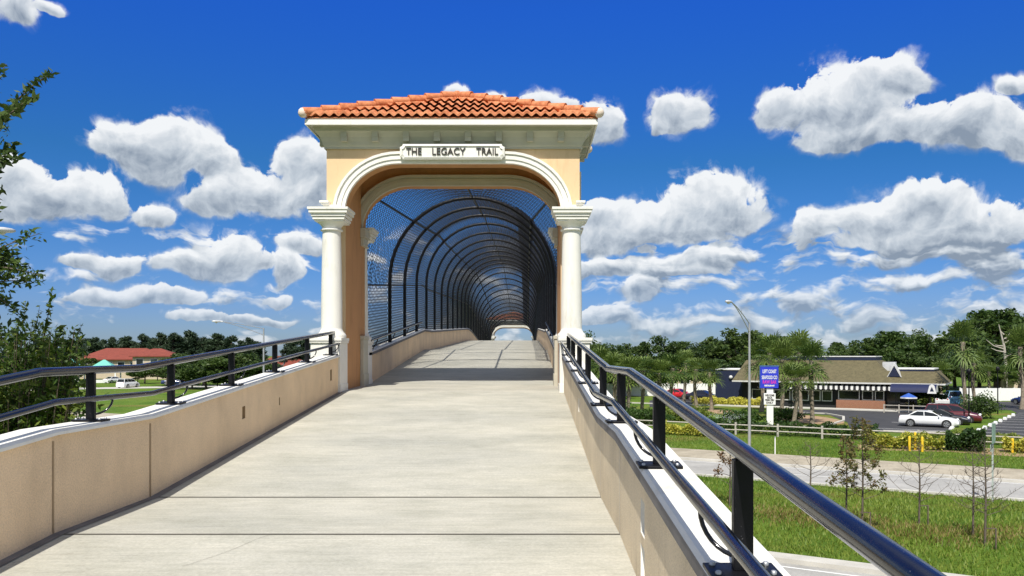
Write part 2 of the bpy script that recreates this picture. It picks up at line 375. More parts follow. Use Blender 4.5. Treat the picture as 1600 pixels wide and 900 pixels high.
M = dict(
 path=concrete_path_mat(), lawn=grass_mat(),
 joint=pm('joint_filler', (.10, .09, .075), .9),
 stucco=pm('tan_stucco', (.82, .61, .39), .9, var=.17, scale=1.1, bump=.6, bscale=120, fine=75),
 stucco_pale=pm('pale_stucco', (.72, .60, .42), .9, var=.19, scale=1.4, bump=.6, bscale=120, fine=75),
 cap=pm('white_cap_paint', (.80, .78, .72), .75, var=.05, scale=3, bump=.15, bscale=90),
 capedge=pm('shaded_cap_edge', (.155, .145, .14), .85, var=.25, scale=5, bump=.2, bscale=90),  # shade on the cap's inner side and underside put into this dark grey
 caulk=pm('brown_caulk', (.36, .25, .14), .8, var=.2), caulkw=pm('white_caulk', (.72, .68, .6), .8),
 slot=pm('slot_brown', (.42, .29, .16), .9), slotw=pm('slot_white', (.8, .78, .72), .8),
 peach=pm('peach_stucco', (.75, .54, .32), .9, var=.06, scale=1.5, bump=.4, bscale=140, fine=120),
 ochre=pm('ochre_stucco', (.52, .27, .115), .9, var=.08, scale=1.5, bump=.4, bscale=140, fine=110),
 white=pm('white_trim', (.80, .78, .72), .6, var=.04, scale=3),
 grey=pm('shaded_white_trim', (.50, .48, .39), .7, var=.06, scale=3),  # white trim where it lies in shade, the shade painted into its colour
 tile=pm('terracotta', (.56, .165, .055), .75, var=.25, scale=3.5, col2=(.74, .29, .13), bump=.2, bscale=40, fine=14),
 mortar=pm('mortar', (.75, .62, .52), .85),
 bronze=pm('dark_bronze', (.035, .028, .022), .45),
 black=pm('black_rail_paint', (.006, .007, .011), .17, var=.3, scale=8, spec=.5, coat=.25),
 blackm=pm('black_matt_paint', (.005, .005, .007), .42, spec=.25, var=.3, scale=8),
 wire=pm('black_wire', (.010, .010, .014), .35, spec=.5),
 asphalt=pm('asphalt', (.045, .045, .048), .9, var=.25, scale=.6, bump=.3, bscale=40, fine=30),
 road=pm('road_concrete', (.40, .39, .365), .9, var=.12, scale=.4, fine=9, stretch=(1, 1, 1)),
 shoulder=pm('shoulder_concrete', (.42, .37, .28), .9, var=.15, scale=.5, fine=8),
 kerb=pm('kerb_concrete', (.52, .50, .45), .9, var=.12, scale=1),
 mark=pm('road_paint', (.75, .75, .72), .7, var=.1, scale=4),
 steel=pm('galvanised_steel', (.48, .49, .50), .4, .6, var=.08),
 lamphead=pm('lamp_housing', (.62, .63, .64), .4, .2), lens=pm('lamp_lens', (.65, .62, .5), .2),
 shingle=pm('shingle', (.115, .098, .050), .9, var=.3, scale=2.5, fine=9, bump=.4, bscale=8),
 navy=pm('navy_paint', (.010, .017, .048), .6, var=.15), navycloth=pm('navy_canvas', (.006, .012, .06), .7),
 brick=brick_mat('red_brick', (.33, .12, .065), (.25, .09, .05), (.35, .27, .2), 4),
 glass=pm('dark_glass', (.012, .014, .016), .08, spec=.8), frame=pm('window_frame', (.62, .62, .60), .5),
 dark=pm('dark_wall', (.02, .02, .024), .8), stripe=pm('white_canvas', (.74, .74, .72), .8),
 umb=pm('blue_canvas', (.03, .10, .42), .7), signblue=pm('sign_blue', (.03, .045, .55), .35), signside=pm('sign_side', (.05, .12, .30), .4),
 magenta=pm('magenta', (.62, .05, .45), .4), vinyl=pm('white_vinyl', (.82, .82, .80), .45, var=.03),
 wood=pm('grey_wood', (.44, .41, .36), .85, var=.2, scale=6), yellow=pm('yellow_paint', (.78, .50, .02), .5),
 bark=pm('bark', (.13, .10, .075), .95, var=.35, scale=7, bump=.6, bscale=20), palmbark=pm('palm_bark', (.24, .20, .15), .95, var=.4, scale=6, bump=.8, bscale=14),
 greybark=pm('pale_bark', (.12, .095, .075), .95, var=.3, scale=8), deadwood=pm('dead_wood', (.42, .38, .33), .9),
 mulch=pm('mulch', (.36, .24, .14), .95, var=.3, scale=4, bump=.6, bscale=20),
 redroof=pm('red_roof', (.21, .045, .028), .8, var=.2, scale=1.2, fine=5), cream=pm('cream_wall', (.58, .48, .36), .85), turq=pm('turquoise_metal', (.16, .52, .42), .5, var=.05),
 carwhite=pm('car_white', (.78, .79, .79), .25, var=.02, coat=.8), carblack=pm('car_black', (.012, .012, .016), .2, coat=.8), carmaroon=pm('car_maroon', (.105, .008, .014), .25, coat=.8),
 carblue=pm('car_blue', (.07, .22, .36), .25, coat=.8), carred=pm('car_red', (.55, .02, .03), .25, coat=.8), carnavy=pm('car_navy', (.02, .04, .14), .25, coat=.8),
 tyre=pm('tyre', (.015, .015, .016), .85), rim=pm('rim', (.55, .56, .57), .3, .7), lightc=pm('headlight', (.7, .72, .74), .1), tail=pm('tail_light', (.35, .01, .01), .2),
 signback=pm('sign_back', (.42, .47, .44), .5, var=.3, scale=9), signgreen=pm('sign_green', (.22, .33, .27), .5, var=.3, scale=9),
 girder=pm('girder_concrete', (.44, .42, .38), .9, var=.15, scale=.6), water=pm('spray_water', (.8, .85, .88), .2),
 lf_oak=leaf_mat('oak_leaf', (.016, .038, .009), (.040, .078, .017), (.085, .130, .030)),
 lf_mid=leaf_mat('mid_leaf', (.022, .050, .009), (.048, .092, .018), (.085, .135, .03)),
 lf_pine=leaf_mat('hazy_pine_needle', (.024, .046, .028), (.042, .072, .040), (.060, .095, .048)),  # distance haze blended into these bluish needle colours
 lf_palm=leaf_mat('palm_leaf', (.035, .075, .014), (.080, .145, .028), (.16, .225, .05), trans=.3, scale=.9),
 lf_bush=leaf_mat('bush_leaf', (.035, .075, .010), (.085, .15, .02), (.22, .27, .045), trans=.4, scale=1.2),
 lf_near=leaf_mat('near_leaf', (.018, .045, .010), (.040, .085, .016), (.09, .14, .03), trans=.35, scale=2),
 lf_hedge=leaf_mat('hedge_leaf', (.014, .040, .007), (.030, .070, .010), (.055, .105, .018), trans=.3, scale=2),
 lf_yellow=leaf_mat('variegated_leaf', (.10, .16, .015), (.30, .32, .03), (.62, .58, .10), trans=.3, scale=2),
 lf_rust=leaf_mat('rusty_leaf', (.10, .05, .02), (.20, .10, .045), (.24, .15, .07), trans=.35, scale=2),
 lf_olive=leaf_mat('olive_leaf', (.085, .06, .02), (.17, .11, .04), (.17, .17, .05), trans=.35, scale=1.5),
 blade=leaf_mat('grass_blade', (.065, .15, .012), (.13, .24, .026), (.24, .31, .05), trans=.4, scale=.15),
 bladedry=leaf_mat('dry_blade', (.13, .11, .03), (.24, .19, .06), (.34, .27, .10), trans=.35, scale=.3),
)

def add_rough(m, lo, hi, sc):
    nt = m.node_tree; N = nt.nodes; L = nt.links; b = N['Principled BSDF']
    tc = N.new('ShaderNodeTexCoord'); n = N.new('ShaderNodeTexNoise'); n.inputs['Scale'].default_value = sc; n.inputs['Detail'].default_value = 8; n.inputs['Roughness'].default_value = .7; L.new(tc.outputs['Object'], n.inputs['Vector'])
    r = N.new('ShaderNodeMapRange'); L.new(n.outputs['Fac'], r.inputs[0]); r.inputs[1].default_value = .35; r.inputs[2].default_value = .7; r.inputs[3].default_value = lo; r.inputs[4].default_value = hi
    L.new(r.outputs[0], b.inputs['Roughness'])
    n2 = N.new('ShaderNodeTexNoise'); n2.inputs['Scale'].default_value = 90; n2.inputs['Detail'].default_value = 2; L.new(tc.outputs['Object'], n2.inputs['Vector'])
    r2 = N.new('ShaderNodeValToRGB'); L.new(n2.outputs['Fac'], r2.inputs[0]); r2.color_ramp.elements[0].position = .74; r2.color_ramp.elements[0].color = (0, 0, 0, 1); r2.color_ramp.elements[1].position = .82; r2.color_ramp.elements[1].color = (1, 1, 1, 1)
    x = N.new('ShaderNodeMix'); x.data_type = 'RGBA'; L.new(r2.outputs[0], x.inputs[0]); L.new(b.inputs['Base Color'].links[0].from_socket, x.inputs[6]); x.inputs[7].default_value = (.20, .20, .21, 1)
    L.new(x.outputs[2], b.inputs['Base Color'])
add_rough(M['black'], .13, .25, 5); add_rough(M['blackm'], .3, .6, 9)
add_streaks(M['stucco'], (.90, .89, .88), .30, .50, (2, 2, .9)); add_streaks(M['stucco_pale'], (.70, .66, .62), .30, .44)
add_streaks(M['cap'], (.80, .78, .74), .30, .46, (3, 3, 3)); add_streaks(M['white'], (.78, .76, .71), .27, .43, (4, 4, .8)); add_streaks(M['peach'], (.84, .80, .76), .28, .46, (4, 4, .7)); add_streaks(M['ochre'], (.82, .80, .78), .30, .5, (3, 3, .7))
add_streaks(M['road'], (.80, .80, .80), .36, .60, (.5, .5, 1)); add_streaks(M['shoulder'], (.72, .70, .66), .34, .55, (.6, .6, 1))
# ------------------------------------------------------------------ plan helpers
DU = np.array([.857, -.515]); NW = np.array([.515, .857])           # along the road / across it
def UW(u, w): q = DU*u+NW*w; return (float(q[0]), float(q[1]))
def G(px, py, z=0):                                                  # ground point seen there when the site was surveyed
    Y = F*(E-z)/(py-HY); return ((px-VX)/F*Y, Y)
def XY(px, Y): return ((px-VX)/F*Y, Y)
def HZ(py, Y): return E+(HY-py)/F*Y

# ------------------------------------------------------------------ path profile (height relative to the eye)
PR = [(-10, -2.32), (5.62, -1.22), (7.07, -1.22), (14.3, -.64), (17, -.60), (26, .13), (28, .15), (44, .705), (46, .745), (48, .70), (50, .60), (82, -1.40), (125, -4.9)]
def fz(s):
    for (a, za), (b, zb) in zip(PR, PR[1:]):
        if s <= b: return E+za+(zb-za)*(s-a)/(b-a)
    return E+PR[-1][1]
def hw(s):   # parapet height above the path, cap included
    if s < 7.07: return .71
    if s < 14.3: return .71-.07*(s-7.07)/7.23
    return .65
XL, XR = -3.20, .63
CX = -1.30
def stations(s0, s1, extra=(), step=1.2):
    q = {s0, s1} | {a for a, _ in PR if s0 < a < s1} | {a for a in extra if s0 < a < s1}
    n = int((s1-s0)/step)
    q |= {s0+(s1-s0)*i/max(1, n) for i in range(n)}
    q = sorted(q); out = [q[0]]
    for a in q[1:]:
        if a-out[-1] > .004: out.append(a)
    return out

# ------------------------------------------------------------------ setting: ground, roads, parking
gb = MB(); gb.add([(-1500, -200, 0), (1500, -200, 0), (1500, 2500, 0), (-1500, 2500, 0)], [(0, 1, 2, 3)])
struct(gb.build('ground', M['lawn']))
def sheet(name, poly, z, mat, th=0):
    b = MB()
    if th: b.prism(poly, z-th, z)
    else: b.add([(*p, z) for p in poly], [tuple(range(len(poly)))])
    return struct(b.build(name, mat))
def strip(name, u0, u1, w0, w1, z, mat, th=0): return sheet(name, [UW(u0, w0), UW(u1, w0), UW(u1, w1), UW(u0, w1)], z, mat, th)
strip('road', -400, 400, 42.3, 48.0, .008, M['road'])
strip('road', -400, 400, 13.5, 25.9, .008, M['road'])
strip('road_shoulder', -400, 400, 48.3, 52.9, .10, M['shoulder'], .12)
strip('kerb', -400, 400, 48.0, 48.3, .13, M['kerb'], .15)
strip('kerb', -400, 400, 42.0, 42.3, .10, M['kerb'], .12)
strip('kerb', -400, 400, 25.9, 26.6, .14, M['kerb'], .16)
strip('kerb', -400, 400, 13.0, 13.5, .14, M['kerb'], .16)
rm = MB()
for k in range(-20, 20):
    for w0 in (45.1, 19.6):
        P = [UW(k*12, w0-.06), UW(k*12+3.2, w0-.06), UW(k*12+3.2, w0+.06), UW(k*12, w0+.06)]
        rm.add([(*p, .013) for p in P], [(0, 1, 2, 3)])
for w0 in (42.75, 47.6, 25.4, 14.0):
    P = [UW(-300, w0-.06), UW(300, w0-.06), UW(300, w0+.06), UW(-300, w0+.06)]
    rm.add([(*p, .013) for p in P], [(0, 1, 2, 3)])
struct(rm.build('road_marking', M['mark']))
# parking lot of the restaurant
lot = [G(*q) for q in ((1330,673),(1324,660),(1296,648.5),(1215,643.5),(1215,640),(1300,640),(1408,643),(1440,632),(1470,624),(1512,627.5),(1680,628),(1700,695),(1480,678.5),(1400,676))]
sheet('parking_lot', lot, .012, M['asphalt'])
sheet('parking_lot', [G(*q) for q in ((1015,636),(1015,626),(1060,620.5),(1118,620.5),(1118,633))], .012, M['asphalt'])
strip('sidewalk', -33, -8.5, 99.6, 101.6, .12, M['kerb'], .14)
strip('kerb', -60, -33.5, 99.3, 99.8, .12, M['kerb'], .14)
isl = [G(*q) for q in ((1483,675),(1512,655),(1545,640.5),(1580,642),(1588,646),(1526,677))]
sheet('grass_island', isl, .07, M['lawn'], .08)
sheet('grass_island', [G(*q) for q in ((1590,636),(1625,630),(1680,632),(1660,640))], .07, M['lawn'], .08)
kb = MB()
def kerb_line(pts, z=.13, r=.12):
    for a, b in zip(pts, pts[1:]):
        A, B = np.array(a), np.array(b); t = (B-A)/np.linalg.norm(B-A); n = np.array((-t[1], t[0]))
        kb.obox((A+B)/2, t, n, np.linalg.norm(B-A)/2, r, -.02, z+random.random()*.003)
kerb_line([G(*q) for q in ((1240,668.5),(1290,667),(1318,658),(1318,652),(1290,647),(1216,643.8))])
kerb_line([G(1380,674.5), G(1480,677)])
struct(kb.build('kerb', M['kerb']))
pk = MB()
for k in range(9):
    a = np.array(G(1588-0, 647)); 
    q0 = np.array(G(1526,675.5)); q1 = np.array(G(1590,645.5)); p = q0+(q1-q0)*k/8
    e = p+DU*5.4; n = NW*.06
    pk.add([(*(p-n), .017), (*(e-n), .017), (*(e+n), .017), (*(p+n), .017)], [(0, 1, 2, 3)])
for k in range(4):
    q0 = np.array(G(1482,674)); q1 = np.array(G(1512,655.5)); p = q0+(q1-q0)*k/2.0
    e = p-DU*5.6; n = NW*.07
    pk.add([(*(p-n), .017), (*(e-n), .017), (*(e+n), .017), (*(p+n), .017)], [(0, 1, 2, 3)])
struct(pk.build('parking_marking', M['mark']))
# far side street and lawns on the left
sheet('side_road', [G(*q) for q in ((-200,612),(150,605.5),(420,601),(420,603.5),(150,608),(-200,616))], .012, M['kerb'])
# mulch round the palms
def disc(name, c, rx, ry, z, mat):
    return sheet(name, [(c[0]+rx*math.cos(t), c[1]+ry*math.sin(t)) for t in np.linspace(0, 2*math.pi, 28)[:-1]], z, mat)
disc('mulch_bed', G(1118, 643), 2.6, 3.2, .015, M['mulch']); disc('mulch_bed', G(1262, 655), 2.8, 6, .015, M['mulch'])
sheet('mulch_bed', [G(*q) for q in ((1340,703),(1340,694),(1620,703),(1620,716),(1480,706))], .012, M['mulch'])

# ------------------------------------------------------------------ path (deck), walls, bridge
pb = MB()
JS = [-4, 5.62, 7.07, 14.35, 17.05, 22.4, 26.0, 28.0, 33, 38, 43, 48, 54, 60, 66, 72, 78]
S = stations(-9, 118, JS, 1.0)
for a, b in zip(S, S[1:]):
    pb.add([(XL, a, fz(a)), (XR, a, fz(a)), (XR, b, fz(b)), (XL, b, fz(b))], [(0, 1, 2, 3)], 0)
    if a > 17: pb.add([(XL, a, fz(a)-.35), (XR, a, fz(a)-.35), (XR, b, fz(b)-.35), (XL, b, fz(b)-.35)], [(3, 2, 1, 0)], 0)
for j in JS:
    if j < 12 or j > 20:
        w = .011 if j < 12 else .022
        pb.add([(XL, j-w, fz(j-w)+.004), (XR, j-w, fz(j-w)+.004), (XR, j+w, fz(j+w)+.004), (XL, j+w, fz(j+w)+.004)], [(0, 1, 2, 3)], 1)
pb.add([(XL+.003, a, fz(a)+dz) for a, dz in ((-9,.004),(-9,.004))]+[(XL+.10,-9,fz(-9)+.004)], [], 1)
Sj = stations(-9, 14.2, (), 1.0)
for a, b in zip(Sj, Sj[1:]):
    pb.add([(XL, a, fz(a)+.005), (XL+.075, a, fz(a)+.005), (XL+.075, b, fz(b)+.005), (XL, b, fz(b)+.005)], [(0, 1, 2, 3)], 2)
for a0, pts in enumerate([[(-2.05, 4.95), (-1.93, 5.15), (-1.86, 5.3), (-1.79, 5.5), (-1.74, 5.6)]]):
    for (xa_, ya_), (xb_, yb_) in zip(pts, pts[1:]):
        pb.add([(xa_, ya_, fz(ya_)+.004), (xa_+.0025, ya_, fz(ya_)+.004), (xb_+.0025, yb_, fz(yb_)+.004), (xb_, yb_, fz(yb_)+.004)], [(0, 1, 2, 3)], 1)
struct(pb.build('path', [M['path'], M['joint'], M['capedge']]))

def parapet(label, xin, sgn, s0, s1, slots, mats, joints, group, ground_to=17.0, thick=.075, edge='capedge'):
    """wall with a coping; sgn +1: the wall lies to +X of its inner face"""
    t = thing('parapet_wall', label, 'wall', (xin, s0, 0), 0, group)
    th = .22; b = MB(); xo = xin+sgn*th
    ext = [q for sl_ in slots for q in (sl_[0], sl_[1])]
    St = stations(s0, s1, ext)
    L = lambda x, y, z: (x-xin, y-s0, z)
    for a, c in zip(St, St[1:]):
        zb = lambda s: 0.0 if s < ground_to else fz(s)-.75
        zt = lambda s: fz(s)+hw(s)-thick
        cuts = [(q[2], q[3]) for q in slots if q[0]-.003 <= a and c <= q[1]+.003]
        lev = [(lambda s: fz(s)-.40 if s >= ground_to else fz(s)-.40)]
        def face(f0, f1):
            v = [L(xin, a, f0(a)), L(xin, c, f0(c)), L(xin, c, f1(c)), L(xin, a, f1(a))]
            b.add(v, [(0, 1, 2, 3) if sgn < 0 else (3, 2, 1, 0)], 0)
        prev = lev[0]
        for (h0, h1) in sorted(cuts):
            lo = (lambda s, h=h0: fz(s)+h); hi = (lambda s, h=h1: fz(s)+h)
            face(prev, lo)
            d = sgn*.05
            P = lambda x, s, f: L(x, s, f(s))
            b.add([P(xin+d, a, lo), P(xin+d, c, lo), P(xin+d, c, hi), P(xin+d, a, hi)], [(0, 1, 2, 3)], 1)
            for q in ((P(xin, a, lo), P(xin, c, lo), P(xin+d, c, lo), P(xin+d, a, lo)), (P(xin, a, hi), P(xin, c, hi), P(xin+d, c, hi), P(xin+d, a, hi)),
                      (P(xin, a, lo), P(xin, a, hi), P(xin+d, a, hi), P(xin+d, a, lo)), (P(xin, c, lo), P(xin, c, hi), P(xin+d, c, hi), P(xin+d, c, lo))):
                b.add(q, [(0, 1, 2, 3)], 1)
            prev = hi
        face(prev, zt)
        b.add([L(xo, a, zb(a)), L(xo, c, zb(c)), L(xo, c, zt(c)), L(xo, a, zt(a))], [(0, 1, 2, 3)], 0)
        b.add([L(xin, a, zt(a)), L(xo, a, zt(a)), L(xo, c, zt(c)), L(xin, c, zt(c))], [(0, 1, 2, 3)], 0)
        if a >= ground_to: b.add([L(xin, a, zb(a)), L(xo, a, zb(a)), L(xo, c, zb(c)), L(xin, c, zb(c))], [(0, 1, 2, 3)], 0)
    for s in (s0, s1):
        b.add([L(xin, s, zb(s)), L(xo, s, zb(s)), L(xo, s, zt(s)), L(xin, s, zt(s))], [(0, 1, 2, 3)], 0)
    b.build('wall_body', mats, t)
    cb = MB(); xa, xb = xin-sgn*.035, xo+sgn*.02
    Sc = stations(s0, s1, (), 2.0)
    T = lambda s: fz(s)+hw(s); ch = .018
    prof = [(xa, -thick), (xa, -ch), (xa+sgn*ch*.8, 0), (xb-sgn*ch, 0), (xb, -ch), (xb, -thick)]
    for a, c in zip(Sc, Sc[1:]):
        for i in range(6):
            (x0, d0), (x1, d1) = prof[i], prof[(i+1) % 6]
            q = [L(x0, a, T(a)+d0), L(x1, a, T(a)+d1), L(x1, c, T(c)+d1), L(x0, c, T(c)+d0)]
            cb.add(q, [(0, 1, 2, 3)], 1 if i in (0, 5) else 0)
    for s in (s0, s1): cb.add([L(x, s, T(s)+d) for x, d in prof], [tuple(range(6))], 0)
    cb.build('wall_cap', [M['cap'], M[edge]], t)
    for (s, mat, w) in joints:
        jb = MB(); x1 = xin-sgn*.003
        jb.add([L(x1, s-w, fz(s)), L(x1, s+w, fz(s)), L(x1, s+w, fz(s)+hw(s)-.08), L(x1, s-w, fz(s)+hw(s)-.08)], [(0, 1, 2, 3)])
        jb.build('expansion_joint', mat, t)
    return t
SL = [(9.36, 9.46, .30, .44), (10.75, 10.79, .26, .36), (13.55, 13.66, .26, .44)]
SRr = [(4.45, 4.60, .30, .47), (4.451, 4.599, .05, .24), (10.0, 10.12, .28, .44)]
SRr = [(4.45, 4.60, .06, .25), (4.45, 4.60, .31, .50), (10.0, 10.12, .28, .44)]
WG = 'parapet walls along the ramp'
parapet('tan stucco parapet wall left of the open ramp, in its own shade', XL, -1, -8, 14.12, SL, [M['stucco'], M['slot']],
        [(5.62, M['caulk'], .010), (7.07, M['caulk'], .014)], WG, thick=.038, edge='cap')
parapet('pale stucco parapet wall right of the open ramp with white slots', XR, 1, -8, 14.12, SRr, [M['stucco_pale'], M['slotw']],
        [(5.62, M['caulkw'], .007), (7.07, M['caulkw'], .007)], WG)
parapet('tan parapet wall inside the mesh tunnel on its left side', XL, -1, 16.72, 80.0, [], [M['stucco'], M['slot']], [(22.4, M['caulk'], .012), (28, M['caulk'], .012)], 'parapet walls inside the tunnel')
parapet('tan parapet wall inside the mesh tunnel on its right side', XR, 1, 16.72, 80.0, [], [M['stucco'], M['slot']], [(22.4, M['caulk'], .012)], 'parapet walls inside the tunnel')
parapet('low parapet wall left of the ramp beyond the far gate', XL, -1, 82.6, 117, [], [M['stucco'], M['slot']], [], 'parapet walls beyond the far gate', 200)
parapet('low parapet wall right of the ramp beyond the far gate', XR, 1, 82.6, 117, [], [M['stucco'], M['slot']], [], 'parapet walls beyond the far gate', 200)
br = thing('bridge_span', 'concrete beams and piers carrying the mesh tunnel over the road', 'bridge', (CX, 17, 0))
for x in (-2.9, .3):
    b = MB(); Sg = stations(17.2, 80, (), 4)
    for a, c in zip(Sg, Sg[1:]):
        A = [(x+dx-CX, a-17, fz(a)-dz) for dx, dz in ((-.25, .36), (.25, .36), (.25, 1.35), (-.25, 1.35))]
        B = [(x+dx-CX, c-17, fz(c)-dz) for dx, dz in ((-.25, .36), (.25, .36), (.25, 1.35), (-.25, 1.35))]
        b.add(A+B, [(i, (i+1) % 4, 4+(i+1) % 4, 4+i) for i in range(4)])
    b.build('beam', M['girder'], br)
for s in (39.5, 64.5):
    b = MB(); z = fz(s)-1.35; b.box(-2.2, 2.2, s-17-.5, s-17+.5, z-.9, z-.003)
    for x in (-1.3, 1.3): b.lathe([(.45, 0), (.45, z-.9)], (x, s-17, 0), 16)
    b.build('pier', M['girder'], br)
b = MB(); b.box(-1.88, 1.88, .02, .5, 0, fz(17.2)-.37); b.build('abutment', M['girder'], br)

# ------------------------------------------------------------------ guardrails
def guardrail(label, top, hand, xr, xh, posts, sgn):
    t = thing('guardrail', label, 'railing', (xr, 0, 0), 0, 'black guardrails on the ramp walls')
    z = lambda L_, s: E+np.interp(s, [q[0] for q in L_], [q[1] for q in L_])
    def soft(L_, x, r):
        P = []
        for i, (s, zz) in enumerate(L_):
            if 0 < i < len(L_)-1:
                P += [(x-xr, s-.10, z(L_, s-.10)), (x-xr, s-.035, (z(L_, s-.035)+zz+E)/2-0.0), (x-xr, s+.035, (z(L_, s+.035)+zz+E)/2), (x-xr, s+.10, z(L_, s+.10))]
            else: P.append((x-xr, s, zz+E))
        return P
    MB().tube(soft(top, xr, .03), .031, 20).build('top_rail', M['black'], t)
    MB().tube(soft(hand, xh, .02), .0215, 16).build('handrail', M['black'], t)
    for s in posts:
        zc = fz(s)+hw(s); b = MB(); h = .032
        b.box(-h, h, s-.018, s+.018, zc+.014, z(top, s)-.022)
        p = b.build('post', M['blackm'], t, .004)
        q = MB(); sl_ = (fz(s+.07)-fz(s-.07))
        v = [(x, s+y, zc+.0+sl_*(y/.14)+zz) for zz in (.002, .017) for x, y in ((-.115, -.07), (.115, -.07), (.115, .07), (-.115, .07))]
        q.add(v, [(3, 2, 1, 0), (4, 5, 6, 7), (0, 1, 5, 4), (1, 2, 6, 5), (2, 3, 7, 6), (3, 0, 4, 7)])
        pl_ = q.build('base_plate', M['blackm'], t, .003)
        for bx_ in (-.088, .088):
            for by_ in (-.045, .045): MB().lathe([(.011, .0), (.011, .008), (.007, .012)], (bx_, s+by_, zc+.016+sl_*by_/.14), 6).build('bolt', M['steel'], pl_)
        c = MB(); hx = xh-xr; zh = z(hand, s+.10)
        pts = []
        for k in range(9):
            a = math.pi*.5*k/8
            pts.append((hx*(1-math.sin(a)*.98) if False else hx*math.cos(a)*1.0, s+.02+.09*math.cos(a), zc+.05+(zh-.015-zc-.05)*(1-math.sin(a))))
        c.tube(pts, .0085, 8).build('bracket', M['black'], t)
    return t
GT_L = [(-1, -.81), (5.64, -.125), (7.06, -.12), (14.3, .372)]
GH_L = [(-1, -.99), (5.64, -.327), (7.08, -.335), (14.45, .20)]
GT_R = [(-1.5, -.60), (5.62, -.123), (7.12, -.128), (14.1, .335)]
GH_R = [(-1.5, -.79), (5.6, -.325), (7.1, -.335), (14.1, .205)]
guardrail('black tubular guardrail on the left ramp wall, seen from its side', GT_L, GH_L, -3.30, -3.19, [3.15, 4.72, 6.3, 7.72, 9.3, 10.9, 12.5, 14.0], -1)
guardrail('glossy black guardrail on the right ramp wall, running past the viewer', GT_R, GH_R, .70, .585, [1.05, 2.70, 4.40, 6.16, 7.62, 9.5, 11.05, 12.55, 13.95], 1)
for x, sg, lab in ((XL+.06, -1, 'left'), (XR-.06, 1, 'right')):
    t = thing('handrail', 'short black handrail inside the tunnel on its %s wall' % lab, 'railing', (x, 16.8, 0), 0, 'handrails inside the tunnel')
    L_ = [(16.75, .27), (24.6, .93), (24.9, .95)]
    MB().tube([(0, s-16.8, zz+E) for s, zz in L_], .022, 10).build('rail', M['black'], t)
    for s in (17.6, 19.9, 22.2, 24.4):
        zz = E+np.interp(s, [q[0] for q in L_], [q[1] for q in L_]); zc = fz(s)+hw(s)
        MB().tube([(0, s-16.8, zz-.01), (sg*.05, s-16.8, zc+.12), (sg*.12, s-16.8, zc+.003)], .012, 6).build('bracket', M['blackm'], t)

# ------------------------------------------------------------------ gate pavilion
def arch_curve(hwid, z0, zs, zt, n=12):     # left foot -> right foot, local x / z
    r = zt-zs; rx = min(.95, hwid-.2)
    P = [(-hwid, z0), (-hwid, zs)]
    for k in range(1, n+1):
        a = math.pi/2*k/n; P.append((-hwid+rx*(1-math.cos(a)), zs+r*math.sin(a)))
    for k in range(n, -1, -1):
        a = math.pi/2*k/n; P.append((hwid-rx*(1-math.cos(a)), zs+r*math.sin(a)))
    P.append((hwid, z0)); return P
def offs(P, d):
    out = []
    for i, p in enumerate(P):
        a = np.array(P[max(i-1, 0)]); c = np.array(P[min(i+1, len(P)-1)]); t = (c-a)/(np.linalg.norm(c-a)+1e-9)
        out.append((p[0]-t[1]*d, p[1]+t[0]*d))
    return out
def arch_plate(b, P, xo, zt, y0, y1, m=0):
    Q = []
    for i, (x, z) in enumerate(P):
        if i in (0, 1): Q.append((-xo, z))
        elif i in (len(P)-1, len(P)-2): Q.append((xo, z))
        else: Q.append((x, zt))
    # corner quads
    for i in range(len(P)-1):
        p, p2, q, q2 = P[i], P[i+1], Q[i], Q[i+1]
        if i == 1: poly = [p, p2, q2, (-xo, zt), q]
        elif i == len(P)-3: poly = [p, p2, q2, (xo, zt), q]
        else: poly = [p, p2, q2, q]
        n = len(poly)
        b.add([(x, y0, z) for x, z in poly], [tuple(range(n))], m); b.add([(x, y1, z) for x, z in poly], [tuple(range(n))[::-1]], m)
        b.add([(p[0], y0, p[1]), (p2[0], y0, p2[1]), (p2[0], y1, p2[1]), (p[0], y1, p[1])], [(0, 1, 2, 3)], m+1)
    for s in (-1, 1):
        b.add([(s*xo, y0, P[0][1]), (s*xo, y1, P[0][1]), (s*xo, y1, zt), (s*xo, y0, zt)], [(0, 1, 2, 3)], m)
def moulding(b, P, steps, yf, sgn, m=0):     # stepped archivolt: steps = [(offset0, offset1, projection)]
    for (a, c, pr) in steps:
        A, Cc = offs(P, a), offs(P, c); y = yf+sgn*pr
        for i in range(len(P)-1):
            b.add([(A[i][0], y, A[i][1]), (A[i+1][0], y, A[i+1][1]), (Cc[i+1][0], y, Cc[i+1][1]), (Cc[i][0], y, Cc[i][1])], [(0, 1, 2, 3)], m, False)
            for Z_ in (A, Cc):
                b.add([(Z_[i][0], y, Z_[i][1]), (Z_[i+1][0], y, Z_[i+1][1]), (Z_[i+1][0], yf, Z_[i+1][1]), (Z_[i][0], yf, Z_[i][1])], [(0, 1, 2, 3)], m, False)
H0 = .62     # local zero = floor at the front; eye-relative heights + H0
ZS, ZT, ZC, ZE = 2.52+H0, 3.365+H0, 3.63+H0, 3.98+H0
HWX, OPN = 2.235, 1.90
YB = 1.75    # back face of the back wall
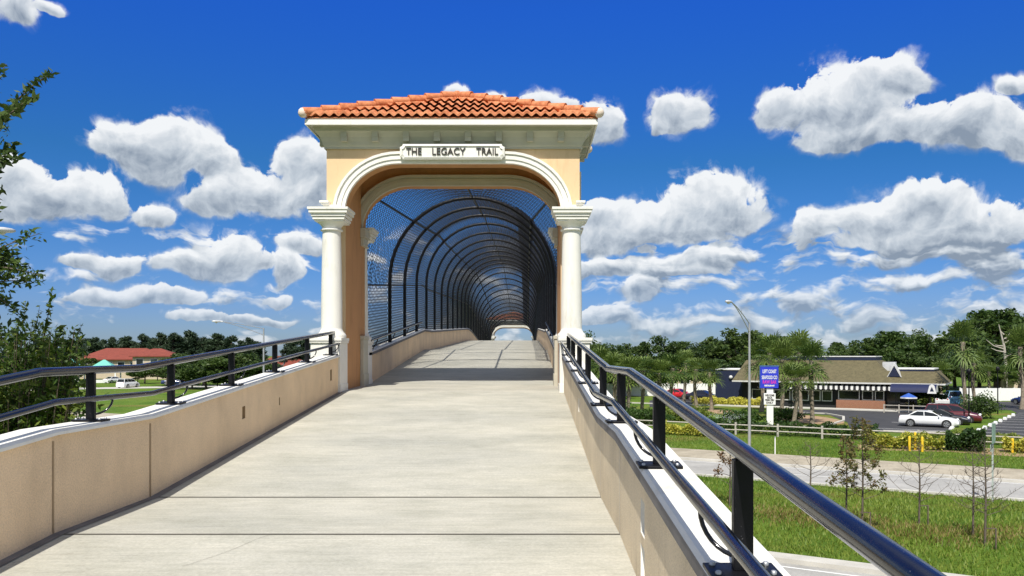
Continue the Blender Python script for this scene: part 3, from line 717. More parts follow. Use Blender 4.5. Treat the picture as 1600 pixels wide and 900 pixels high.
def make_gate(label):
    t = thing('gate_pavilion', label, 'gate', (CX, 14.70, fz(14.7)), 0, 'gate pavilions at the tunnel ends')
    P = arch_curve(OPN, -.3, ZS, ZT)
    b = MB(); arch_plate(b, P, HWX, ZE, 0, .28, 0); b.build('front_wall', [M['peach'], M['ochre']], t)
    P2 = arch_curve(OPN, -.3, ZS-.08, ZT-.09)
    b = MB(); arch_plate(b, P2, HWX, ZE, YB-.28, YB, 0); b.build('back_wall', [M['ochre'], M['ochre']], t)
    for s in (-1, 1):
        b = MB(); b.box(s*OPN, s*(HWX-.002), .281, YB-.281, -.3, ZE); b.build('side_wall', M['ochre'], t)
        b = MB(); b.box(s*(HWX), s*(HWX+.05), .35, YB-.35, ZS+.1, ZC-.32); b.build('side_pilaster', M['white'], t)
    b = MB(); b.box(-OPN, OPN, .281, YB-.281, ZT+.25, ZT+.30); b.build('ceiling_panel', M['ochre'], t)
    PA = arch_curve(OPN, ZS-.02, ZS, ZT)
    steps = [(0, .065, .085), (.065, .125, .105), (.125, .155, .09), (.155, .20, .125)]
    b = MB(); moulding(b, PA, steps, 0, -1); b.build('arch_moulding', M['white'], t)
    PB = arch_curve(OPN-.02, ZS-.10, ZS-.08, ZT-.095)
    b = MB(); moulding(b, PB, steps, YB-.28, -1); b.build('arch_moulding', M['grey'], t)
    b = MB(); moulding(b, PA, steps, YB, 1); b.build('arch_moulding', M['white'], t)
    # columns on pedestals, front and back
    for s in (-1, 1):
        for (yc, front) in ((-.30, True), (YB+.30, False)):
            cx = s*2.075; c = MB(); zb, zt = .45+H0, 2.13+H0
            prof = [(.180, zb), (.178, zb+.5), (.168, zb+1.1), (.155, zt)]
            c.lathe([(r, z) for r, z in prof], (cx, yc, 0), 28); col = c.build('column', M['white'], t)
            c = MB(); c.lathe([(.155, zt), (.19, zt+.008), (.19, zt+.03), (.158, zt+.035), (.165, zt+.075), (.21, zt+.13), (.25, zt+.16)], (cx, yc, 0), 28)
            for (h_, z0, z1) in ((.245, zt+.150, zt+.18), (.27, zt+.18, zt+.215), (.255, zt+.215, zt+.23), (.29, zt+.23, zt+.275), (.325, zt+.285, zt+.34), (.345, zt+.34, zt+.38)):
                c.box(cx-h_, cx+h_, yc-h_*.92, yc+.30, z0, z1)
            z1 = zt+.275; c.add([(cx-.29, yc-.27, z1), (cx+.29, yc-.27, z1), (cx+.33, yc-.30, z1+.02), (cx-.33, yc-.30, z1+.02)], [(0, 1, 2, 3)])
            c.build('capital', M['white'], col)
            c = MB(); c.lathe([(.245, zb-.16), (.25, zb-.12), (.235, zb-.09), (.205, zb-.06), (.19, zb-.03), (.180, zb)], (cx, yc, 0), 28)
            c.build('base', M['white'], col)
            d = MB(); px0, px1 = s*1.865, s*2.37
            sg = -1 if front else 1; yn = 0
            y0, y1 = (-.58, -.002) if front else (YB+.002, YB+.58)
            d.box(px0, px1, y0, y1, -.75, zb-.25)
            d.box(s*1.845, s*2.40, y0-.03 if front else y0, y1 if front else y1+.03, zb-.249, zb-.215)
            d.box(s*1.835, s*2.415, y0-.045 if front else y0, y1 if front else y1+.045, zb-.214, zb-.161)
            d.box(s*1.855, s*2.39, y0-.015 if front else y0, y1 if front else y1+.015, -.76, .12)
            d.build('pedestal', M['white'], t, .006)
            # impost above the capital
            i_ = MB(); zz = zt+.381
            i_.box(s*1.98, s*(HWX+.03), -.115 if front else YB, 0 if front else YB+.115, zz, zz+.12)
            i_.box(s*2.165, s*(HWX+.06), -.15 if front else YB, -.002 if front else YB+.15, zz+.121, zz+.15)
            i_.box(s*2.165, s*(HWX+.09), -.17 if front else YB, -.002 if front else YB+.17, zz+.151, zz+.185)
            i_.build('impost', M['white'], t)
        # inner pilaster pedestals at the back wall
        d = MB(); y0, y1 = YB-.46, YB-.282
        d.box(s*1.835, s*1.899, y0, y1+.28, -.3, .92); d.box(s*1.815, s*1.899, y0-.02, y1+.28, .921, .985); d.box(s*1.82, s*1.899, y0-.015, y1+.28, -.31, .25)
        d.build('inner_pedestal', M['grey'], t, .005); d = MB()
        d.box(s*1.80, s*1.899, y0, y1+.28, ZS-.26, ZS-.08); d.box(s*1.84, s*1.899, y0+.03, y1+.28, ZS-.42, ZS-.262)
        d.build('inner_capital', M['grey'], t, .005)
    # cornice: cove swept round the block
    def ring(o, e=0.0): return [(-HWX-o, -o-e), (HWX+o, -o-e), (HWX+o, YB+o+e), (-HWX-o, YB+o+e)]
    prof = [(.012, ZC), (.035, ZC), (.035, ZC+.035), (.05, ZC+.06), (.065, ZC+.12), (.095, ZC+.19), (.14, ZC+.25), (.175, ZC+.28), (.175, ZC+.325), (.20, ZC+.325), (.20, ZC+.345)]
    b = MB()
    for (o0, z0), (o1, z1) in zip(prof, prof[1:]):
        A, B = ring(o0), ring(o1)
        for i in range(4):
            j = (i+1) % 4
            b.add([(*A[i], z0), (*A[j], z0), (*B[j], z1), (*B[i], z1)], [(0, 1, 2, 3)])
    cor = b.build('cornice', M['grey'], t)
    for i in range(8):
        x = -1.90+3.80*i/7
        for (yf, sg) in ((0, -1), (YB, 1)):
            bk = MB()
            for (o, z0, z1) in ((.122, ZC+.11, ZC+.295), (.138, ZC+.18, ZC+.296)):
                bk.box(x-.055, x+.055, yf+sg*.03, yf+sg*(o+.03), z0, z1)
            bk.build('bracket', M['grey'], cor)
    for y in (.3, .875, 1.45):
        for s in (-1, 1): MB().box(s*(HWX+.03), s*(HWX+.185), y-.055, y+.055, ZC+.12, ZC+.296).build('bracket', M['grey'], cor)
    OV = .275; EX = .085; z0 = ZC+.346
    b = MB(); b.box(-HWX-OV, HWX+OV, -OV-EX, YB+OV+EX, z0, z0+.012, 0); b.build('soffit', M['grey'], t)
    b = MB()
    for o, za, zb_ in ((OV+.012, z0-.012, z0+.075), (OV-.02, z0+.0751, z0+.125)):
        A = ring(o, EX); I = ring(o-.03, EX)
        for i in range(4):
            j = (i+1) % 4
            b.add([(*A[i], za), (*A[j], za), (*A[j], zb_), (*A[i], zb_)], [(0, 1, 2, 3)])
            b.add([(*A[i], zb_), (*A[j], zb_), (*I[j], zb_), (*I[i], zb_)], [(0, 1, 2, 3)])
            b.add([(*A[i], za), (*A[j], za), (*I[j], za), (*I[i], za)], [(0, 1, 2, 3)])
    b.build('fascia', M['white'], t)
    # tile roof
    zr0 = z0+.135; ap = zr0+.69; ex, ey = HWX+OV+.035, YB/2+OV+EX+.035; yc = YB/2
    b = MB()
    def slope(axis, sg):
        half, run = (ex, ey) if axis == 'x' else (ey, ex)
        nc = 4 if axis == 'x' else 8; per = .158
        for k in range(nc):
            t0, t1 = k/nc, (k+1)/nc
            npt = int(2*half/per*8); vs = []
            for (tt, lift) in ((t0-(.035 if t0 else 0), .062), (t1+.02, .000)):
                wlim = half*(1-max(0, min(1, tt)))
                for i in range(npt+1):
                    x = -half+2*half*i/npt; xc = max(-wlim, min(wlim, x))
                    wv = .026*math.sin(2*math.pi*x/per)
                    d = run*(1-min(1, tt)); z = zr0+(ap-zr0)*tt+lift+wv
                    vs.append((xc, yc+sg*d, z) if axis == 'x' else (sg*d, yc+xc, z))
            fs = [(i, i+1, npt+2+i, npt+1+i) for i in range(npt)]
            b.add(vs, fs, 0, True)
            if k == 0:      # closed eave course
                low = [(x, y, z) for x, y, z in vs[:npt+1]]
                b.add(low+[(x, y, z-.045) for x, y, z in low], [(i, i+1, npt+2+i, npt+1+i) for i in range(npt)], 0, False)
    for ax in 'xy':
        for sg in (-1, 1): slope(ax, sg)
    # solid under-roof so nothing shines through
    A = [(-ex+.02, yc-ey+.02, zr0-.03), (ex-.02, yc-ey+.02, zr0-.03), (ex-.02, yc+ey-.02, zr0-.03), (-ex+.02, yc+ey-.02, zr0-.03), (0, yc, ap-.05)]
    b.add(A, [(3, 2, 1, 0), (0, 1, 4), (1, 2, 4), (2, 3, 4), (3, 0, 4)], 0)
    rf = b.build('roof', M['tile'], t)
    b = MB()
    for sx in (-1, 1):
        for sy in (-1, 1):
            p0 = np.array((sx*ex*1.0, yc+sy*ey*1.0, zr0+.03)); p1 = np.array((0, yc, ap+.05)); n = 9
            for k in range(n):
                a = p0+(p1-p0)*(k/n); c = p0+(p1-p0)*((k+1.12)/n if k < n-1 else 1.0)
                b.tube([a+(0, 0, .028), c+(0, 0, .004)], [.085, .066], 14, 1 if False else 0)
            b.add(*ball(p0+(0, 0, .02), .088), 1, True)
    b.add(*ball((0, yc, ap+.05), .09), 0, True)
    b.build('hip_tile', [M['tile'], M['mortar']], rf)
    # name panel
    def notch(wx, hz, r):
        P_ = []
        for (sx, sz, a0) in ((-1, -1, 90), (1, -1, 180), (1, 1, 270), (-1, 1, 0)):
            arc = [(sx*wx+r*math.cos(R(a0-90*k/4)), sz*hz+r*math.sin(R(a0-90*k/4))) for k in range(5)]
            P_ += arc
        return P_
    zc = 3.545+H0
    b = MB()
    b.slab([(x, 0, zc+z) for x, z in notch(.915, .135, .05)], (0, -1, 0), .128, .165)
    O, I = notch(.915, .135, .05), notch(.875, .098, .05)
    n = len(O)
    for i in range(n):
        j = (i+1) % n
        q = [(O[i][0], -.166, zc+O[i][1]), (O[j][0], -.166, zc+O[j][1]), (I[j][0], -.187, zc+I[j][1]), (I[i][0], -.187, zc+I[i][1])]
        b.add(q, [(0, 1, 2, 3)])
        q = [(I[i][0], -.187, zc+I[i][1]), (I[j][0], -.187, zc+I[j][1]), (I[j][0], -.1655, zc+I[j][1]), (I[i][0], -.1655, zc+I[i][1])]
        b.add(q, [(0, 1, 2, 3)])
    b.box(-.80, .80, -.128, -.001, zc-.10, zc+.10)
    sp = b.build('name_panel', M['white'], t)
    for wd, x_, w_ in (('THE', -.67, .27), ('LEGACY', -.065, .58), ('TRAIL', .61, .385)):
        text_mesh('lettering', wd, .172, M['bronze'], sp, (x_, -.176, zc-.002), (R(90), 0, 0), .010, w_, .001)
    return t
def ball(c, r, n=10, k=6):
    vs = []; fs = []
    for i in range(k+1):
        for j in range(n):
            a, e = 2*math.pi*j/n, -math.pi/2+math.pi*i/k
            vs.append((c[0]+r*math.cos(e)*math.cos(a), c[1]+r*math.cos(e)*math.sin(a), c[2]+r*math.sin(e)))
    for i in range(k):
        for j in range(n): fs.append((i*n+j, i*n+(j+1) % n, (i+1)*n+(j+1) % n, (i+1)*n+j))
    return vs, fs
gate = make_gate('peach and white gate pavilion with terracotta roof at the near tunnel end')
far = clone(gate); far.location = (CX, 82.3, fz(81.4)-.05); far.rotation_euler = (0, 0, math.pi)
far['label'] = 'small distant gate pavilion at the far end of the mesh tunnel'

# ------------------------------------------------------------------ mesh tunnel
tun = thing('mesh_tunnel', 'black chain-link tunnel of arched ribs covering the bridge path', 'tunnel', (CX, 17, 0))
RA, HS, WT = 1.95, 2.13, .655
TL = (HS-WT); TT = 2*TL+math.pi*RA
def cage(s, t, rad=RA):          # vectorised: arc position t along the section
    s = np.asarray(s, float); t = np.asarray(t, float)
    a = np.clip((t-TL)/RA, 0, math.pi)
    x = -rad*np.cos(a); z = HS+(rad)*np.sin(a)
    z = np.where(t < TL, WT+t, z); z = np.where(t > TL+math.pi*RA, HS-(t-TL-math.pi*RA), z)
    base = np.interp(s, [q[0] for q in PR], [q[1] for q in PR])+E
    nx = np.where((t >= TL) & (t <= TL+math.pi*RA), -np.cos(a), np.where(t < TL, -1, 1)); nz = np.where((t >= TL) & (t <= TL+math.pi*RA), np.sin(a), 0)
    fl = np.clip((19.75-s)/2.9, 0, 1.05)+np.clip((s-74.95)/5.2, 0, 1.0)
    ca = np.where((t >= TL) & (t <= TL+math.pi*RA), -np.cos(a), np.where(t < TL, -1, 1)); sa_ = np.where((t >= TL) & (t <= TL+math.pi*RA), np.sin(a), 0)
    x2 = (1.95+.22*np.clip((z-.66)/1.4, 0, 1))*np.sign(ca)*np.abs(ca)**.55; z2 = np.where(sa_ > 0, HS+2.0*np.abs(sa_)**.55, z)
    x = x+(x2-x)*fl; z = z+(z2-z)*fl
    return np.stack([x, s-17, base+z], -1), np.stack([nx, 0*s, nz], -1)
RIBS = [16.6]+[19.75+2.4*k for k in range(24)]+[80.2]
for s in RIBS:
    tt = np.linspace(0, TT, 34); p, _ = cage(np.full_like(tt, s), tt)
    MB().tube(p, .044, 8).build('rib', M['blackm'], tun)
for t in (TL-.12, TL+RA*math.pi*.25, TL+RA*math.pi*.5, TL+RA*math.pi*.75, TT-TL+.12, .05, TT-.05):
    ss = np.array(stations(16.6, RIBS[-1], (19.75,), 1.2)); p, n = cage(ss, np.full_like(ss, t))
    MB().tube(p+n*.03, .024 if .1 < t < TT-.1 else .02, 6).build('purlin', M['blackm'], tun)
def wires(sa, sb, step, wr, t0=0.0, t1=TT, lift=.055):
    V = []; Fq = []
    k = int(math.ceil((t1-t0+(sb-sa))/step)); n = 10; lam = np.linspace(0, 1, n); base = 0
    for fam in (1, -1):
        for i in range(k):
            c = t0-(sb-sa)+step*(i+.5)
            ta, tb = c, c+(sb-sa)
            a = max(0, (t0-ta)/(tb-ta)); b = min(1, (t1-ta)/(tb-ta))
            if b-a < .01: continue
            l = a+(b-a)*lam
            s = sa+(sb-sa)*l if fam > 0 else sb-(sb-sa)*l
            p, nr = cage(s, ta+(tb-ta)*l)
            p = p+nr*(lift+fam*.003)
            ax = np.array([0, .72, 0])
            for o in (nr*wr+ax*0, -nr*wr*.5+ax*wr, -nr*wr*.5-ax*wr): V.append(p+o)
            for e in range(n-1):
                for q in range(3):
                    q2 = (q+1) % 3
                    Fq.append((base+q*n+e, base+q*n+e+1, base+q2*n+e+1, base+q2*n+e))
            base += 3*n
    return np.concatenate(V), np.array(Fq)
for k in range(len(RIBS)-1):
    sa, sb = RIBS[k], RIBS[k+1]
    V, Fq = wires(sa, sb, .125 if sa < 26 else .14, .0076 if sa < 19 else .0058 if sa < 26 else .0064)
    np_mesh('mesh_panel', V, Fq, M['wire'], tun)
    if k == 0 or k == len(RIBS)-2: continue
    V, Fq = wires(sa, sb, .06, .0065, TL+RA*math.pi*.67, TL+RA*math.pi*.76, .075)
    np_mesh('overlap_strip', V, Fq, M['wire'], tun)

# ------------------------------------------------------------------ street lamps
def street_lamp(label, base, armv, h_arm, rise, n_=2):
    t = thing('street_lamp', label, 'street lamp', (*base, 0), 0, 'tall steel lamps along the road')
    p = MB().tube([(0, 0, 0), (0, 0, h_arm+.35)], [.11, .06], 12).build('pole', M['steel'], t)
    MB().lathe([(.2, 0), (.2, .05), (.13, .12)], (0, 0, 0), 12).build('base', M['steel'], p)
    a = np.array(armv)
    b = MB()
    for z0, z1, k in ((h_arm+.3, h_arm+rise, 1.0), (h_arm-.25, h_arm+rise-.08, .93)):
        b.tube([(a[0]*k*f, a[1]*k*f, z0+(z1-z0)*(1-(1-f)**1.25)) for f in np.linspace(0, 1, 7)], .028, 8)
    b.tube([(a[0]*.45, a[1]*.45, h_arm+rise*.55), (a[0]*.45, a[1]*.45, h_arm+rise*.75)], .02, 6)
    b.build('arm', M['steel'], t)
    d = a/np.linalg.norm(a); n = np.array((-d[1], d[0])); hd = MB(); z = h_arm+rise
    P = [(-.1, .05, .06), (.15, .12, .10), (.45, .17, .12), (.68, .13, .09), (.78, .04, .04)]
    vs = []
    for (l, w, h) in P:
        c = a+d*l
        for j in range(8):
            th = 2*math.pi*j/8; q = c+n*w*math.cos(th); vs.append((q[0], q[1], z+h*math.sin(th)*.8))
    hd.add(vs, [(i*8+j, i*8+(j+1) % 8, (i+1)*8+(j+1) % 8, (i+1)*8+j) for i in range(4) for j in range(8)]+[tuple(range(8)), tuple(range(32, 40))], 0, True)
    ho = hd.build('lamp_head', M['lamphead'], t)
    ln = MB(); ln.add(*ball((*(a+d*.42), z-.05), .11), 0, True); ln.build('lens', M['lens'], ho)
    return t
bx = XY(1171, 53.5)
street_lamp('steel street lamp right of the ramp, before the restaurant sign', bx, (-1.75, -2.35), HZ(513, 53.5), 1.55)
street_lamp('distant steel street lamp beyond the left guardrail', XY(412, 71), (-3.0, -1.6), HZ(519, 71), .85)
a = XY(-22, 26)
street_lamp('street lamp at the left edge, only its head showing', (a[0]-1.7, 24.6), (1.75, 1.35), HZ(357, 25.9)-1.3, 1.3)

# ------------------------------------------------------------------ vegetation
def leaf_quads(c, size, asp=.5, up=.3, r=None, droop=None):
    """diamond leaves at centres c; returns V, F"""
    n = len(c); d = rng.normal(size=(n, 3)); d[:, 2] *= .7
    if droop is not None: d = d*.6+droop
    d /= np.linalg.norm(d, axis=1)[:, None]
    q = rng.normal(size=(n, 3)); q[:, 2] += up; q = np.cross(d, q); q /= np.linalg.norm(q, axis=1)[:, None]
    L = (size*(.7+.6*rng.random(n)))[:, None] if np.ndim(size) == 0 else (np.asarray(size)*(.7+.6*rng.random(n)))[:, None]
    V = np.stack([c-d*L*.5, c+q*L*asp*.5, c+d*L*.5, c-q*L*asp*.5], 1).reshape(-1, 3)
    return V, np.arange(4*n).reshape(n, 4)
def crown_points(H, Rr, n, ncl, shape='round', seed=0):
    g = np.random.default_rng(seed); cl = []
    while len(cl) < ncl:
        p = g.uniform(-1, 1, 3); r_ = np.linalg.norm(p)
        if shape == 'round' and .35 < r_ < 1 and p[2] > -.75: cl.append(p*np.array((Rr, Rr, H*.36))+np.array((0, 0, H*.62)))
        if shape == 'pine' and r_ < 1:
            zz = (p[2]+1)/2; rad = Rr*(1-.62*zz**1.5)*abs(p[0])**.6; th = p[1]*math.pi
            cl.append(np.array((rad*math.cos(th), rad*math.sin(th), H*(.22+.78*zz))))
    cl = np.array(cl); k = n//ncl; out = []
    for c in cl:
        cr = Rr*g.uniform(.22, .38) if shape == 'round' else Rr*g.uniform(.17, .32)
        q = g.normal(size=(k, 3)); q /= np.linalg.norm(q, axis=1)[:, None]
        q *= (cr*(g.random(k)**.45))[:, None]; q[:, 2] *= .72 if shape == 'round' else 1.3
        out.append(c+q)
    return np.concatenate(out), cl
def make_tree(name, H, Rr, n, ncl, leaf, lm, shape='round', seed=0, tr=.22, bark='bark'):
    t = thing(name, '', 'tree')
    pts, cl = crown_points(H, Rr, n, ncl, shape, seed)
    V, Fq = leaf_quads(pts, leaf, .6) if shape == 'round' else leaf_quads(pts, leaf*1.7, .2, droop=np.array((0, 0, .75)))
    np_mesh('crown', V, Fq, M[lm], t)
    b = MB(); g = random.Random(seed)
    hh = H*.6 if shape == 'round' else H*.97
    b.tube([(0, 0, 0), (.08*tr*4, .05, hh*.35), (-.05, .1, hh*.7), (0, 0, hh)], [tr*1.25, tr, tr*.75, tr*.3], 8)
    for c in cl[::3]:
        z0 = min(H*(.25+.25*g.random()) if shape == 'round' else c[2]*.97, c[2]-.1)
        b.tube([(0, 0, z0), tuple(np.array((c[0]*.5, c[1]*.5, z0+(c[2]-z0)*.6))), tuple(c)], [tr*.4, tr*.25, tr*.08], 5)
    b.build('trunk', M[bark], t)
    return t
def place(proto, used, xy, label, cat, group, sc=(1, 1, 1), rz=None):
    t = proto if not used.get(id(proto)) else clone(proto)
    used[id(proto)] = True
    t.location = (xy[0], xy[1], 0); t.rotation_euler = (0, 0, random.uniform(0, 6.28) if rz is None else rz); t.scale = sc
    tag(t, label, cat, group); return t
USED = {}
oaks = [make_tree('oak_tree', 10, 3.7, 7000, 55, .38, 'lf_oak', 'round', 14), make_tree('oak_tree', 10, 5.2, 6000, 22, .48, 'lf_mid', 'round', 15), make_tree('oak_tree', 10, 4.6, 5200, 34, .55, 'lf_oak', 'round', 11), make_tree('oak_tree', 10, 4.2, 5200, 30, .5, 'lf_oak', 'round', 12), make_tree('oak_tree', 10, 4.8, 5200, 40, .55, 'lf_mid', 'round', 13)]
pines = [make_tree('pine_tree', 15, 3.6, 5200, 44, .62, 'lf_pine', 'pine', 21, .25), make_tree('pine_tree', 15, 3.0, 5200, 38, .62, 'lf_pine', 'pine', 22, .25)]
smalls = [make_tree('small_tree', 6, 2.9, 4200, 26, .38, 'lf_mid', 'round', 31, .14), make_tree('small_tree', 6, 2.7, 4200, 24, .38, 'lf_oak', 'round', 32, .14)]
def put_tree(protos, i, px, topy, Y, H0_, label, group, wide=1.0, cat='tree'):
    Ht = HZ(topy, Y)*random.uniform(.96, 1.05); s = Ht/H0_
    return place(protos[i % len(protos)], USED, XY(px, Y), label, cat, group, (s*wide, s*wide, s))
back = [(908,514,128),(945,528,150),(985,534,158),(1030,526,150),(1062,534,162),(1094,536,150),(1128,530,160),(1152,517,148),(1186,530,158),(1220,526,150),(1254,530,160),(1290,540,150),(1325,533,158),(1360,530,150),(1390,518,148),(1425,516,156),(1458,517,150),(1492,524,158),(1530,496,150),(1556,486,144),(1584,490,150),(1620,484,150),(1660,500,150)]
lab_b = ['dark rounded oak in the tree line behind the restaurant and palms', 'round dense oak in the tree line across the road', 'mid green broad tree in the tree line across the road']
for i, (px, ty, Y) in enumerate(back):
    lb = 'tallest dark oak, rising at the right edge above the white fence' if px == 1556 else lab_b[i % 3]
    put_tree(oaks, i, px, ty, Y, 10, lb, 'trees in the line behind the restaurant', 1.0+.25*((i*7) % 3)/2)
mid = [(930,556,118),(970,560,125),(1005,560,132),(1050,562,134),(1100,562,136),(1140,560,134),(1180,560,136),(1215,556,132),(1410,552,130),(1445,548,128),(1480,552,128),(1520,545,132),(1560,540,130),(1600,548,128),(1330,556,136)]
for i, (px, ty, Y) in enumerate(mid):
    put_tree(oaks, i+1, px, ty, Y, 10, ['lower oak filling the foot of the tree line', 'shorter dark tree at the foot of the tree line', 'low mid green tree at the foot of the tree line'][(i+1) % 3], 'low trees at the foot of the tree line', 1.5)
lb_p = ['feathery dark pine rising beyond the red roofed building', 'tall wispy pine on the far left skyline']
for i, (px, ty, Y) in enumerate([(108,532,250),(130,526,260),(150,528,250),(178,524,290),(200,527,290),(222,523,285),(250,520,240),(270,519,240),(292,521,245),(316,524,250),(340,521,250),(362,524,250),(388,526,255),(404,532,255),(460,536,190),(85,540,240),(60,530,240),(470,530,195),(20,538,240),(118,536,270),(164,530,275),(190,532,300),(236,528,275),(262,527,280),(282,528,270),(304,530,285),(328,529,280),(352,530,275),(376,532,280),(396,535,285)]):
    put_tree(pines, i, px, ty, Y, 15, lb_p[i % 2], 'pines on the left skyline', 1.55+.3*((i*5) % 3))
for i, (px, ty, Y) in enumerate([(226,568,180),(262,562,165),(292,562,155),(322,562,150),(352,556,150),(386,552,150),(412,560,160),(283,554,172),(318,550,168),(246,576,200),(212,574,205),(215,580,188),(300,572,150),(340,575,150),(440,572,170),(470,575,170),(35,565,200),(140,560,208),(365,572,150)]):
    put_tree(smalls, i, px, ty, Y, 6, ['low rounded tree on the lawn left of the ramp', 'low dark tree on the lawn left of the ramp'][i % 2], 'low trees before the red roofed building', 1.5)

# palms
def make_palm(seed, H, nf=34, fl=1.35):
    g = np.random.default_rng(seed); t = thing('palm_tree', '', 'palm')
    b = MB(); pts = [(.12*math.sin(k*.7+seed), .1*math.cos(k*.6), H*k/7) for k in range(8)]
    b.tube(pts, [.26, .19, .18, .18, .18, .19, .21, .19], 10)
    for k in range(26):            # old leaf boots
        z = H*(.45+.55*k/26); a = k*2.4; x, y = .2*math.cos(a), .2*math.sin(a)
        b.tube([(x*.7+pts[-1][0]*.6, y*.7+pts[-1][1]*.6, z-.1), (x*1.5+pts[-1][0]*.6, y*1.5+pts[-1][1]*.6, z+.14)], [.05, .015], 5, 0, False)
    b.build('trunk', M['palmbark'], t)
    V = []; base = 0; Fq = []
    top = np.array((pts[-1][0], pts[-1][1], H))
    for k in range(nf):
        az = k*2.399+g.uniform(-.2, .2); el = R(g.uniform(-50, 70)) if k > 6 else R(g.uniform(50, 88))
        dv = np.array((math.cos(az)*math.cos(el), math.sin(az)*math.cos(el), math.sin(el)))
        pl = g.uniform(.8, 1.25); hub = top+dv*pl+np.array((0, 0, -.12*pl))
        side = np.cross(dv, (0, 0, 1)); side /= np.linalg.norm(side)+1e-9; nrm = np.cross(side, dv)
        for w in ((top, hub, .018),):
            q0, q1, r_ = w; V += [q0-side*r_, q0+side*r_, q1+side*r_, q1-side*r_]; Fq.append((base, base+1, base+2, base+3)); base += 4
        ns = 13
        for j in range(ns):
            a = (j/(ns-1)-.5)*R(250); ln = fl*(.72+.28*math.cos(a*.7))*g.uniform(.85, 1.05)
            d1 = dv*math.cos(a)+side*math.sin(a)+nrm*(.25*abs(math.sin(a)))
            d1 /= np.linalg.norm(d1); m_ = hub+d1*ln*.6; tip = hub+d1*ln*.97+np.array((0, 0, -.22*ln*g.uniform(.4, 1.3)))
            sd = np.cross(d1, nrm); sd /= np.linalg.norm(sd)+1e-9; wd = .06
            V += [hub, m_-sd*wd, tip, m_+sd*wd]; Fq.append((base, base+1, base+2, base+3)); base += 4
    np_mesh('crown', np.array(V), np.array(Fq), M['lf_palm'], t)
    return t
palms = [make_palm(1, 5.0), make_palm(2, 5.0, 30, 1.25), make_palm(3, 5.0, 38, 1.4)]
PL = [(1268,562,76,'palm with a slim trunk, first right of the blue sign'),(1243,590,74,'short palm close behind the blue sign'),(1222,560,80,'palm rising behind the top right of the blue sign'),(1250,548,84,'taller palm in the clump right of the blue sign'),
 (1203,550,86,'palm crown above the blue sign'),(1190,560,92,'palm behind the left edge of the blue sign'),
 (1110,580,94,'palm on the round mulch bed left of the navy wall'),(1087,576,100,'palm behind the mulch bed, nearest the red car'),(1050,574,92,'palm left of the red car'),(1028,582,84,'palm with thick trunk left of the red car'),
 (1004,578,84,'palm in the middle of the clump beyond the right guardrail'),(982,580,82,'leaning palm in the clump beyond the right guardrail'),(960,574,86,'palm at the left end of the clump beyond the guardrail'),(1070,566,104,'tall palm at the back of the clump near the red car'),(940,566,94,'palm just right of the white gate column'),
 (1506,532,90,'tallest palm, with pale smooth trunk beside the parking lot'),(1522,566,100,'palm with rough trunk just right of the tallest palm'),(1596,540,96,'palm cut by the right edge of the view'),
 (1546,580,118,'low palm behind the white fence, left of the bare tree'),(1572,582,118,'low palm behind the white fence under the bare tree'),(1592,590,116,'low palm behind the white fence near the right edge'),(1470,578,118,'palm beside the blue awning and the oaks'),(1620,580,116,'palm beyond the right edge of the white fence')]
for i, (px, cy, Y, lb) in enumerate(PL):
    h = HZ(cy, Y)*.98; s = h/5.0
    place(palms[i % 3], USED, XY(px, Y), lb, 'palm', 'palms around the restaurant', (1.02+.06*(i % 3), 1.02, s) if s < 1.35 else (1.15, 1.15, s))

def blob_bush(name, label, cat, c, r, n, leaf, lm, group=None, spike=0, stems=True, kind=None, seed=0):
    g = np.random.default_rng(seed+int(abs(c[0]*13+c[1]*7))); t = thing(name, label, cat, (c[0], c[1], 0), 0, group)
    q = g.normal(size=(n, 3)); q /= np.linalg.norm(q, axis=1)[:, None]; q *= (g.random(n)**.4)[:, None]
    lump = 1+.25*np.sin(q[:, 0]*5+seed)*np.cos(q[:, 1]*4)+.2*np.sin(q[:, 2]*6+q[:, 0]*3)
    q = q*lump[:, None]*np.array(r); q[:, 2] += r[2]*.95; q = q[q[:, 2] > .02]
    V, Fq = leaf_quads(q, leaf, .55); np_mesh('foliage', V, Fq, M[lm], t)
    b = MB()
    for k in range(6):
        a = k*1.05+.3; b.tube([(0, 0, 0), (r[0]*.35*math.cos(a), r[1]*.35*math.sin(a), r[2]*.7), (r[0]*.6*math.cos(a), r[1]*.6*math.sin(a), r[2]*1.3)], [.04, .025, .01], 5)
    b.build('stem', M['bark'], t)
    return t
def hedge(label, p0, p1, dep, h, n, leaf, lm, group):
    A, B = np.array(p0), np.array(p1); Ln = np.linalg.norm(B-A); d = (B-A)/Ln; nn = np.array((-d[1], d[0]))
    t = thing('hedge', label, 'hedge', (*((A+B)/2), 0), 0, group)
    l = (rng.random(n)-.5)*Ln; w = rng.normal(size=n)*dep*.33; z = h*(rng.random(n)**.6)*(1+.16*np.sin(l*2.1)+.12*np.sin(l*5.3+1))
    w *= 1+.2*np.sin(l*1.7)
    c = np.stack([l*d[0]+w*nn[0], l*d[1]+w*nn[1], z+.03], -1); V, Fq = leaf_quads(c, leaf, .6)
    np_mesh('foliage', V, Fq, M[lm], t)
    b = MB()
    for k in range(max(3, int(Ln))):
        x = -Ln/2+.4+(Ln-.8)*k/max(2, int(Ln)-1); b.tube([(x*d[0], x*d[1], 0), (x*d[0]+.05, x*d[1], h*.7)], .025, 5)
    b.build('stem', M['bark'], t)
    return t
HG = 'low hedges along the fence'
hedge('yellow variegated hedge behind the three yellow bollards', G(1352, 699), G(1476, 704), 1.1, .95, 4200, .16, 'lf_yellow', HG)
hedge('yellow variegated hedge at the right edge behind a single bollard', G(1566, 706), G(1640, 710), 1.1, .95, 2600, .16, 'lf_yellow', HG)
hedge('yellow variegated hedge beyond the right guardrail, left of the fence', G(1030, 678), G(1125, 683), 1.1, .8, 3600, .16, 'lf_yellow', HG)
